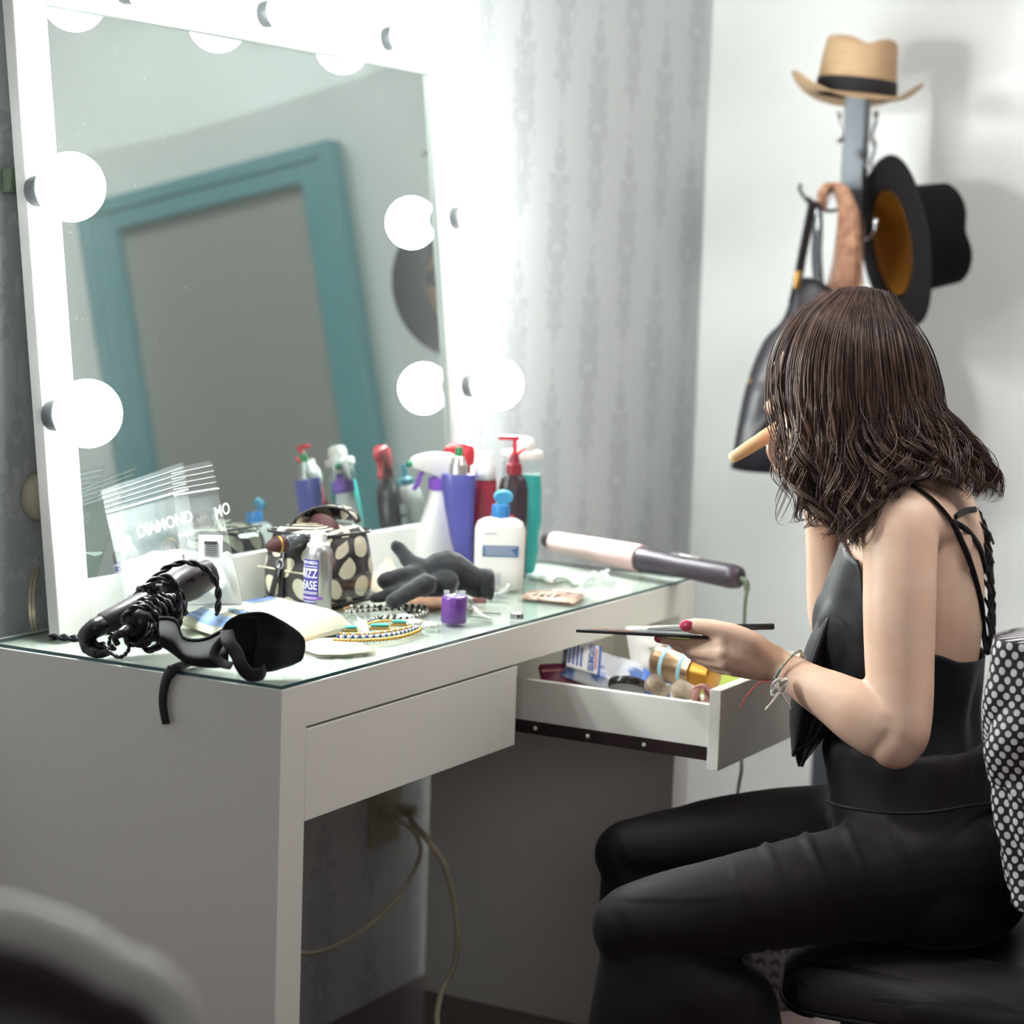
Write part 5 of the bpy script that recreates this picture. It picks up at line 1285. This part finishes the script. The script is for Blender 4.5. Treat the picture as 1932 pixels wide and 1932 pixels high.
for u, v, d in ((1362, 1210, 2.738), (1362, 1231, 2.735), (1370, 1248, 2.738)): body.ell(P(u, v, d), (.0075, .0075, .0075))
# right arm (far), hand near the mouth
tube_px(body, [(1748, 985, 3.0, .048), (1715, 1040, 3.03, .046), (1660, 1130, 3.05, .043), (1605, 1205, 3.045, .038), (1585, 1225, 3.04, .034)])
tube_px(body, [(1585, 1222, 3.04, .033), (1575, 1150, 3.03, .038), (1566, 1070, 3.015, .033), (1556, 1000, 3.0, .027), (1545, 945, 2.985, .0225), (1535, 915, 2.98, .021)])
tube_px(body, [(1535, 920, 2.98, .022), (1515, 890, 2.972, .024), (1492, 862, 2.962, .020)])
finger([(1508, 868, 2.955, .0125), (1482, 848, 2.948, .0102), (1462, 834, 2.946, .0092), (1452, 822, 2.95, .008)])
finger([(1500, 880, 2.965, .0115), (1470, 872, 2.958, .0092), (1456, 850, 2.956, .0084), (1458, 832, 2.962, .007)])
finger([(1505, 892, 2.972, .011), (1476, 888, 2.968, .0088), (1466, 868, 2.966, .008), (1470, 850, 2.97, .0068)])
finger([(1512, 902, 2.98, .010), (1488, 900, 2.98, .008), (1478, 886, 2.978, .0072), (1482, 872, 2.98, .006)])
finger([(1518, 872, 2.945, .0125), (1500, 842, 2.932, .0105), (1482, 822, 2.936, .0092), (1468, 812, 2.944, .0078)])
# head
HC = P(1600, 690, 2.872)
HF = (FB*.99-UP*.14).normalized(); HU = (UP-HF*UP.dot(HF)).normalized(); HL = LB
HM = Matrix(((HF.x, HL.x, HU.x, HC.x), (HF.y, HL.y, HU.y, HC.y), (HF.z, HL.z, HU.z, HC.z), (0, 0, 0, 1)))
for c, r in (((-.012, 0, .004), (.092, .072, .078)), ((.030, 0, -.035), (.064, .060, .075)), ((.058, 0, -.095), (.034, .034, .036)), ((.045, 0, -.075), (.045, .048, .05)), ((.082, 0, -.118), (.015, .017, .013)), ((.0, 0, -.075), (.06, .052, .05)), ((.082, 0, .01), (.016, .045, .018)), ((.098, 0, -.032), (.011, .0085, .024)), ((.108, 0, -.046), (.012, .012, .0105)), ((.097, .010, -.051), (.009, .007, .006)), ((.097, -.010, -.051), (.009, .007, .006)), ((.09, 0, -.079), (.012, .021, .0055)), ((.089, 0, -.089), (.012, .018, .0065)), ((.068, .036, -.038), (.022, .018, .017)), ((.068, -.036, -.038), (.022, .018, .017))):
    body.ell(c, r, HM, 20, 14)
for s in (1, -1): body.ell((-.008, s*.074, -.03), (.018, .009, .03), HM, 12, 10)
# legs and feet inside the trousers
tube_px(body, [(1765, 1640, 2.80, .075), (1600, 1672, 2.75, .062), (1400, 1705, 2.71, .055), (1215, 1740, 2.70, .038), (1200, 1752, 2.70, .036)], 5)
tube_px(body, [(1200, 1752, 2.70, .036), (1245, 1900, 2.74, .046), (1280, 2050, 2.79, .040), (1310, 2280, 2.87, .034)], 5)
tube_px(body, [(1765, 1590, 2.98, .075), (1600, 1585, 2.98, .055), (1400, 1594, 2.99, .044), (1215, 1612, 3.0, .034), (1192, 1622, 3.0, .033)], 5)
tube_px(body, [(1192, 1622, 3.0, .033), (1235, 1780, 3.03, .042), (1260, 1930, 3.07, .038), (1290, 2080, 3.12, .033)], 5)
sk = remesh(body, .0032, 7)
sk.build('body', M['skin'], woman)
# nails, eyes
def nail(u, v, d, du, dv, r, par=woman):
    c = P(u, v, d); x = (P(u+du, v+dv, d)-c).normalized(); n = -CF; y = n.cross(x).normalized(); n = x.cross(y)
    m = Matrix(((x.x, y.x, n.x, c.x), (x.y, y.y, n.y, c.y), (x.z, y.z, n.z, c.z), (0, 0, 0, 1)))
    MB().ell((0, 0, 0), (r*1.25, r, r*.35), m, 16, 8).build('nail', M['nail'], woman)
nail(1295, 1180, 2.7425, -10, 1, .0072); nail(1244, 1205, 2.7995, -10, 0, .0056); nail(1484, 806, 2.936, -10, -8, .0058)
for s in (1, -1): MB().ell((.078, s*.031, -.012), (.0115, .0115, .0115), HM).build('eye', M['white_plastic'], woman)
MB().ell((.097, 0, -.0835), (.006, .02, .0075), HM, 16, 10).build('lips', M['nail'], woman)

# top: an open loft with its own neckline per side
def top_grid():
    st = interp(TORSO, 12); n = 72; g = []
    vtop = {0: 1025, 30: 1018, 60: 1040, 75: 1120, 90: 1185, 120: 1200, 150: 1222, 180: 1230}
    def vt(a):
        a = abs(((math.degrees(a)+180) % 360)-180); ks = sorted(vtop)
        for x, y in zip(ks, ks[1:]):
            if x <= a <= y: f = (a-x)/(y-x); f = f*f*(3-2*f); return vtop[x]*(1-f)+vtop[y]*f
    vs = [s[1] for s in st]
    for k in range(34):
        row = []
        for j in range(n):
            a = 2*PI*j/n; v = vt(a)+(1452-vt(a))*k/33
            i = min(range(len(vs)-1), key=lambda q: abs(vs[q]+(vs[q+1]-vs[q])/2-v)); f = min(1, max(0, (v-vs[i])/(vs[i+1]-vs[i])))
            s = [st[i][q]*(1-f)+st[i+1][q]*f for q in range(5)]
            e = .007+.004*max(0, math.cos(a))*max(0, min(1, (v-1060)/100))
            fold = .0035*math.sin(a*9+v*.012)*min(1, k/10)+.003*noise.noise(Vector((math.cos(a)*3, math.sin(a)*3, v*.012)))
            if 1130 < v < 1330: e += .005*math.exp(-((v-1205)/70)**2)*max(0, math.cos(a-.55))**4+.005*math.exp(-((v-1205)/70)**2)*max(0, math.cos(a+.55))**4
            blouse = .003*math.exp(-((v-1405)/45)**2)
            c = P(s[0], v, s[2]); e += fold+blouse
            row.append(c+FB*(s[3]+e)*math.cos(a)+LB*(s[4]+e*.6)*math.sin(a))
        g.append(row+[row[0]])
    return g
tg = top_grid(); q = MB(); q.sheet(tg, th=.0022); q.build('top', M['satin'], woman)
def strap_path(pts, w_, nm='strap'):
    return MB().tube([P(*z) for z in cr(pts, 8)], [(w_, .0016)]*(8*(len(pts)-1)+1), 8, ref=UP.cross(CF)).build(nm, M['satin'], woman)
def strap3(pts, w_, th=.0018):
    pth = cr(pts, 8); return MB().tube(pth, [(w_, th)]*len(pth), 8, ref=LB).build('strap', M['satin'], woman)
def skin_pt(u, v, off=.003):
    """nearest skin surface point to the pixel's ray, on the camera's side"""
    from mathutils.bvhtree import BVHTree
    global _tree
    if '_tree' not in globals(): _tree = BVHTree.FromPolygons([tuple(x) for x in sk.v], sk.f)
    h = _tree.ray_cast(CP, ray(u, v).normalized())
    return h[0]+h[1]*off if h[0] is not None else None
def on_skin(lst, off=.0025, dflt=2.86):
    out = []
    for u, v in lst:
        p = skin_pt(u, v, off); out.append(p if p is not None else P(u, v, dflt))
    return out
def skin_strap(lst, w_, nm='strap'):
    pts = cr(on_skin(lst), 6); nn = []
    return MB().tube(pts, [(w_, .0018)]*len(pts), 8, ref=(pts[-1]-pts[0]).cross(CF)).build(nm, M['satin'], woman)
skin_strap([(1652, 945), (1668, 924), (1690, 916), (1715, 918), (1745, 935), (1772, 960), (1792, 985)], .0052)
skin_strap([(1792, 982), (1806, 1010), (1822, 1045), (1836, 1090), (1848, 1140), (1856, 1190), (1862, 1232)], .004)
skin_strap([(1796, 985), (1822, 1002), (1846, 1036), (1860, 1080)], .004)
skin_strap([(1800, 975), (1820, 965), (1838, 962)], .004)
bk = [(1838, 958, 2.93), (1858, 1000, 2.935), (1866, 1060, 2.94), (1870, 1120, 2.945), (1872, 1180, 2.945), (1868, 1235, 2.93)]
for k in range(4):
    o = k*.022
    MB().tube([P(u+2*math.sin(i*1.6+k*2)*3, v, d+o-.03) for i, (u, v, d) in enumerate(cr(bk, 3))], .0026, 6).build('lace', M['satin'], woman)
for k in range(7):
    v0 = 985+k*36
    MB().tube([P(1846+k*3, v0, 2.86), P(1868, v0+22, 2.90), P(1874, v0+40, 2.95)], .0022, 6).build('lace', M['satin'], woman)
# hanging front panels with pointed hems
def hang(pl, pr_, d, seed, amp=.012, n=14):
    L_ = cr(pl, 6); R_ = cr(pr_, 6); g = []
    for a, b in zip(L_, R_):
        row = []
        for j in range(n+1):
            f = j/n; u = a[0]*(1-f)+b[0]*f; v = a[1]*(1-f)+b[1]*f
            row.append(P(u, v, d-.02*math.sin(PI*f)+amp*math.sin(f*9+seed+a[1]*.006)))
        g.append(row)
    q = MB(); q.sheet(g, th=.003); return q.build('front_panel', M['satin'], woman)
hang([(1545, 1165), (1522, 1215), (1502, 1275), (1490, 1340), (1492, 1400), (1494, 1428)], [(1600, 1165), (1596, 1215), (1590, 1275), (1580, 1330), (1548, 1390), (1502, 1415)], 2.84, 1)
hang([(1560, 1180), (1540, 1240), (1520, 1300), (1505, 1360), (1500, 1410), (1510, 1446)], [(1620, 1180), (1612, 1240), (1602, 1300), (1580, 1350), (1552, 1396), (1512, 1446)], 2.865, 3)

# trousers
tq = MB()
pel = [(1714, 1385, 2.885, .106, .146), (1716, 1410, 2.885, .112, .152), (1722, 1460, 2.885, .113, .156), (1732, 1520, 2.885, .114, .168), (1750, 1590, 2.885, .122, .184), (1768, 1660, 2.885, .122, .188), (1778, 1720, 2.885, .10, .165), (1778, 1742, 2.885, .07, .12)]
tq.loft([ell_ring(P(*s[:3]), FB, LB, s[3], s[4], 40) for s in interp(pel, 5)])
def leg(pts, n=5):
    pts = cr(pts, n); tq.tube([P(*p[:3]) for p in pts], [(p[3], p[4]) for p in pts], 22, ref=LB)
    for p in (pts[0], pts[-1]): tq.ell(P(*p[:3]), (min(p[3:5]),)*3, None, 16, 10)
leg([(1780, 1640, 2.80, .088, .088), (1690, 1655, 2.775, .082, .084), (1580, 1672, 2.745, .074, .073), (1420, 1700, 2.715, .068, .064), (1290, 1724, 2.70, .062, .058), (1205, 1742, 2.70, .056, .052), (1188, 1748, 2.70, .053, .049)])
leg([(1780, 1590, 2.975, .085, .085), (1600, 1578, 2.98, .074, .074), (1420, 1578, 2.99, .068, .062), (1290, 1592, 3.0, .062, .052), (1200, 1606, 3.0, .055, .046), (1178, 1612, 3.0, .052, .043)])
def shin(c_top, pts):
    rings = []
    for u, v, d, a, b in cr(pts, 6): rings.append([P(u, v, d)+RH*a*math.cos(2*PI*j/36)+FH*b*math.sin(2*PI*j/36)+(RH*math.cos(2*PI*j/36)+FH*math.sin(2*PI*j/36))*.005*math.sin(5*2*PI*j/36)*min(1, max(0, (v-1800)/200)) for j in range(36)])
    tq.loft(rings)
shin(None, [(1205, 1738, 2.705, .044, .045), (1245, 1785, 2.71, .074, .062), (1285, 1840, 2.715, .107, .075), (1294, 1900, 2.72, .119, .08), (1294, 1990, 2.735, .126, .086), (1298, 2120, 2.76, .132, .092), (1302, 2330, 2.80, .138, .098)])
shin(None, [(1195, 1606, 3.0, .040, .042), (1232, 1650, 3.005, .072, .06), (1262, 1710, 3.01, .098, .07), (1275, 1800, 3.02, .108, .076), (1285, 1950, 3.05, .115, .082), (1290, 2100, 3.08, .12, .086)])
tr_ = remesh(tq, .0055, 5)
gA, gB = P(1330, 1660, 2.66), P(1700, 1600, 2.7)
for i, v in enumerate(tr_.v):
    d = v-CP; dep = d.dot(CF); u = 966+FPX*d.dot(CR)/dep; y = 966-FPX*d.dot(CU)/dep
    o = Vector((0, 0, 0))
    if y < 1480: o += (v-P(1722, y, 2.885)).normalized()*(.0024*math.sin(math.atan2((v-P(1722, y, 2.885)).dot(LB), (v-P(1722, y, 2.885)).dot(FB))*17)+.003*noise.noise(v*30))*max(0, min(1, (1480-y)/60))
    if 1380 < u < 1720 and 1540 < y < 1800 and dep < 2.86:
        o += Vector((0, 0, 1))*.0022*max(0, math.sin((u+(y-1600)*-.45)*.075))**6*2
    if u < 1420 and y > 1700 and dep < 2.86: o += -CF*.004*noise.noise(v*16)
    o += Vector((1, 1, 1))*.0012*noise.noise(v*22)
    tr_.v[i] = v+o
tr_.build('trousers', M['trouser'], woman)
# waistband seam
q = MB(); q.tube(cr([P(1558, 1512, 2.77), P(1600, 1524, 2.735), P(1680, 1534, 2.705), P(1760, 1532, 2.70), P(1830, 1520, 2.74), P(1880, 1515, 2.81)], 6), .0022, 6); q.build('waist_seam', M['trouser'], woman)
# shoes
for u, v, d in ((1290, 2330, 2.87), (1280, 2120, 3.12)):
    p = P(u, v, d); p.z = .03; q = MB(); q.ell((.05, 0, 0), (.12, .042, .03), frame(p, FB)); q.build('shoe', M['chairleg'], woman)

# hair
rnd = random.Random(11)
GD = [
 [(1555, 562, 2.86), (1492, 592, 2.825), (1452, 650, 2.815), (1438, 720, 2.81), (1444, 800, 2.81), (1464, 870, 2.805), (1462, 930, 2.80), (1470, 985, 2.80)],
 [(1575, 555, 2.862), (1515, 600, 2.81), (1482, 670, 2.79), (1476, 740, 2.785), (1490, 820, 2.78), (1492, 890, 2.775), (1512, 940, 2.77), (1500, 980, 2.77)],
 [(1595, 551, 2.865), (1545, 600, 2.80), (1520, 680, 2.775), (1518, 760, 2.765), (1528, 840, 2.76), (1534, 910, 2.755), (1560, 970, 2.75), (1588, 1010, 2.748)],
 [(1612, 550, 2.868), (1578, 610, 2.795), (1562, 690, 2.768), (1562, 770, 2.758), (1566, 850, 2.752), (1572, 920, 2.745), (1590, 985, 2.74), (1604, 1040, 2.738)],
 [(1628, 550, 2.87), (1606, 620, 2.793), (1600, 700, 2.765), (1602, 780, 2.757), (1604, 850, 2.75), (1610, 915, 2.742), (1620, 970, 2.73), (1608, 1030, 2.725)],
 [(1640, 552, 2.872), (1636, 620, 2.793), (1640, 700, 2.766), (1642, 775, 2.758), (1646, 835, 2.752), (1652, 885, 2.738), (1660, 925, 2.722), (1640, 975, 2.72)],
 [(1652, 555, 2.874), (1668, 625, 2.798), (1678, 700, 2.773), (1684, 770, 2.765), (1692, 822, 2.755), (1702, 862, 2.742), (1712, 888, 2.728), (1704, 905, 2.722)],
 [(1662, 560, 2.876), (1696, 630, 2.808), (1712, 700, 2.786), (1722, 765, 2.778), (1738, 815, 2.768), (1752, 855, 2.758), (1766, 885, 2.748), (1772, 905, 2.745)],
 [(1670, 565, 2.878), (1718, 635, 2.825), (1740, 705, 2.81), (1752, 765, 2.80), (1778, 812, 2.795), (1806, 855, 2.79), (1828, 900, 2.785), (1836, 935, 2.785)],
 [(1676, 570, 2.882), (1732, 645, 2.85), (1757, 715, 2.845), (1768, 770, 2.84), (1806, 805, 2.835), (1846, 845, 2.83), (1872, 895, 2.83), (1872, 940, 2.83)],
]
FAR = [[(u-6, v+3, 2.885+(2.885-d)*.8) for (u, v, d) in g] for g in GD[::1]]
def smp(G, s, t):
    s = min(max(s, 0), len(G)-1.001); i = int(s); f = s-i
    t = min(max(t, 0), 1)*(len(G[0])-1); k = min(int(t), len(G[0])-2); h = t-k
    def cat(g):
        a, b, c, d = g[max(k-1, 0)], g[k], g[k+1], g[min(k+2, len(g)-1)]
        return [.5*((2*b[q])+(-a[q]+c[q])*h+(2*a[q]-5*b[q]+4*c[q]-d[q])*h*h+(-a[q]+3*b[q]-3*c[q]+d[q])*h**3) for q in range(3)]
    A, B = cat(G[i]), cat(G[i+1]); return [A[q]*(1-f)+B[q]*f for q in range(3)]
base = MB()
for G, s_ in ((GD, 1), (FAR, -1)):
    for s in np.linspace(2.2 if s_ > 0 else 2.6, len(G)-1.05, 14):
        pts = []; rad = []
        for t in np.linspace(.10, .80, 13):
            u, v, d = smp(G, s, t); pts.append(P(u-(6 if s > 7 else 0), v+8, d+s_*.026)); rad.append((.016+.004*math.sin(t*PI))*(1 if t < .6 else max(.4, 1-(t-.6)*2.6)))
        base.tube(pts, rad, 8)
base.ell((-.022, 0, .002), (.084, .076, .078), HM, 20, 14)
hb = remesh(base, .006, 5)
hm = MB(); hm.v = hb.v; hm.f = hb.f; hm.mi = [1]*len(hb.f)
def lock(G, s, seed, r, nst, spread, wave, tlen, lift, root=0):
    """a lock of fine strands sharing one wavy path"""
    rn = random.Random(seed); ph = rn.uniform(0, 6.28); cyc = rn.uniform(.95, 1.55); tw = rn.choice((-1, 1))
    for k in range(nst):
        ds = rn.gauss(0, 1)*spread; o1, o2 = rn.gauss(0, 1)*r, rn.gauss(0, 1)*r; dl = rn.uniform(-.07, .05); pts = []; rad = []
        N = 30; p2 = ph+rn.gauss(0, .13); rv = rn.uniform(-10, 3)
        for i in range(N+1):
            t = i/N*(tlen+dl); u, v, d = smp(G, s+ds*(1-.75*min(1, t*1.2)), t)
            w_ = wave*max(0, min(1, (t-.34)/.35))*(.55+.45*t); a = p2+2*PI*cyc*max(0, t-.30)/.62
            u += 16*w_*math.cos(a)+o1*1400*(.5+.5*abs(math.sin(a*.5+1))); v += 5*w_*math.sin(a)+o2*500*min(1, t*3)+rv*max(0, 1-t*6)
            d += tw*.014*w_*math.sin(a)-lift*min(1, .35+t*2.2)+o2*.8+root*max(0, 1-t*5)
            pts.append(P(u, v, d)); rad.append((.0005+.00048*math.sin(PI*min(1, i/N*1.05)))*(1 if i < N-3 else (N-i)/3*.8+.15))
        hm.tube(pts, rad, 3, cap=False)
NL = 130
for k in range(NL):
    s = 2.25+6.75*((k+.5)/NL)
    lock(GD, s, k, .0042, 22, .10, .7+.7*rnd.random(), rnd.uniform(.86, 1.0), .004+.007*rnd.random())
for k in range(60):      # the rows next to the parting
    lock(GD, rnd.uniform(2.0, 9), 300+k, .006, 16, .16, .3, rnd.uniform(.45, .75), .007, -.004)
for k in range(46):
    lock(GD, rnd.uniform(1.2, 8.9), 500+k, .0026, 9, .04, rnd.uniform(1.2, 2.0), rnd.uniform(.92, 1.04), .013)
for k in range(60):
    lock(FAR, rnd.uniform(2.6, 8.9), 900+k, .006, 14, .12, rnd.uniform(.4, 1.2), rnd.uniform(.8, 1.0), -.004)
for k in range(16):      # sparse fringe over the face
    lock(GD, rnd.uniform(-.1, 1.8), 1300+k, .005, 3, .12, rnd.uniform(.4, 1.6), rnd.uniform(.85, 1.06), .010)
for k in range(5):
    lock(GD, rnd.uniform(1.0, 1.9), 1500+k, .0028, 12, .03, 1.6, 1.05, .014)
for k in range(46):
    lock(GD, rnd.uniform(0, 9), 1700+k, .012, 1, .2, rnd.uniform(.5, 2.5), rnd.uniform(.7, 1.06), .016)
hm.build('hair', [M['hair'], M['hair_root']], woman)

# bracelets
wc = P(1484, 1264, 2.748); wax = (P(1530, 1292, 2.73)-P(1440, 1240, 2.76)).normalized(); m = axisframe(wc, wc+wax)
q = MB(); q.tube([m @ Vector((.0285*math.cos(a), .030*math.sin(a), .004*math.sin(a))) for a in [2*PI*j/40 for j in range(40)]], .0016, 6, closed=True)
br = q.build('bracelet', M['thread_m'], woman)
q = MB(); q.tube([m @ Vector((.0275*math.cos(a), .029*math.sin(a), .006+.005*math.cos(a))) for a in [2*PI*j/40 for j in range(40)]], .001, 6, closed=True); q.build('bracelet', M['thread_w'], woman)
k0 = P(1470, 1296, 2.71)
q = MB()
for a0_ in (0, 1.0, 2.1): q.tube([k0+RH*.009*math.cos(a)+UP*.010*math.sin(a+a0_)+FH*.004*math.sin(2*a) for a in [2*PI*j/20 for j in range(20)]], .002, 6, closed=True)
q.tube(cr([P(1470, 1282, 2.715), P(1466, 1292, 2.705), P(1472, 1305, 2.705)], 4), .0022, 6)
q.build('knot', M['thread_w'], br)
MB().tube(cr([P(1471, 1306, 2.705), P(1460, 1322, 2.705), P(1443, 1341, 2.705)], 4), [.0026]*5+[.0018]*3+[.0006], 6).build('thread_end', M['thread_w'], br)
MB().tube(cr([P(1474, 1306, 2.705), P(1482, 1322, 2.705), P(1488, 1328, 2.705), P(1492, 1338, 2.705)], 4), .0011, 5).build('thread_end', M['thread_w'], br)
MB().tube(cr([P(1462, 1290, 2.71), P(1436, 1286, 2.705), P(1420, 1300, 2.702), P(1404, 1320, 2.70), P(1396, 1336, 2.70)], 5), .0009, 5).build('thread_end', M['thread_r'], br)

# palette and brushes she holds
pa, pb2 = P(1103, 1190, 2.84), P(1350, 1203, 2.775)
t = thing('makeup_palette', pa, 'thin black make-up palette held flat in her left hand', 'palette')
ex = (pb2-pa).normalized(); wd = ray(1230, 1195)+UP*.035; wd = (wd-ex*wd.dot(ex)).normalized(); nz = ex.cross(wd); nz = nz if nz.z > 0 else -nz
ln = (pb2-pa).length
Mp = Matrix(((ex.x, wd.x, nz.x, pa.x), (ex.y, wd.y, nz.y, pa.y), (ex.z, wd.z, nz.z, pa.z), (0, 0, 0, 1)))
MB().box((0, -.035, -.0015), (ln, .055, .0025), Mp).build('tray', M['lid_black'], t, smooth=False, bevel=.0008)
MB().box((.075, -.03, .0026), (ln-.01, .03, .0058), Mp).build('lid', M['grey_clear'], t, smooth=False, bevel=.001)
q = MB()
for k in range(3): q.lathe([(0, .0026), (.010, .0026), (.010, .0034), (0, .0036)], 20, Mp @ Matrix.Translation((.02+.022*k, .0, 0)))
for k in range(3): MB().lathe([(0, .0026), (.010, .0026), (.010, .0034), (0, .0036)], 20, Mp @ Matrix.Translation((.02+.022*k, .0, 0))).build('powder_pan', M['rose'], t, auto=40)
MB().box((ln-.055, -.0345, -.0022), (ln-.025, -.015, -.0015), Mp).build('underside_reflection', M['lime'], t, smooth=False)  # pale green patch: reflected light painted on the tray's underside
a0, a1 = P(1218, 1187, 2.80), P(1461, 1182, 2.775)
t = thing('eyeshadow_brush', a0, 'thin brush with silver ferrule and black handle under her thumb', 'brush')
m = axisframe(a0, a1); ln = (a1-a0).length
MB().lathe([(0, 0), (.0022, .0005), (.0035, .004), (.0035, .05), (.0028, .06), (0, .06)], 14, m).build('ferrule', M['silver'], t)
MB().lathe([(0, .058), (.003, .06), (.0042, .1), (.0040, ln-.002), (.003, ln), (0, ln)], 14, m).build('handle', M['lid_black'], t)
a0, a1 = P(1379, 866, 2.93), P(1470, 808, 2.952)
t = thing('powder_brush', a0, 'thick pale wooden brush held to her face in the right hand', 'brush')
m = axisframe(a0, a1); ln = (a1-a0).length
MB().lathe([(0, -.001), (.0055, 0), (.0072, .002), (.0085, .02), (.0102, ln*.7), (.0105, ln), (0, ln)], 20, m).build('handle', M['wood'], t)
MB().lathe([(0, ln-.001), (.010, ln), (.0105, ln+.02), (0, ln+.02)], 20, m).build('ferrule', M['silver'], t)
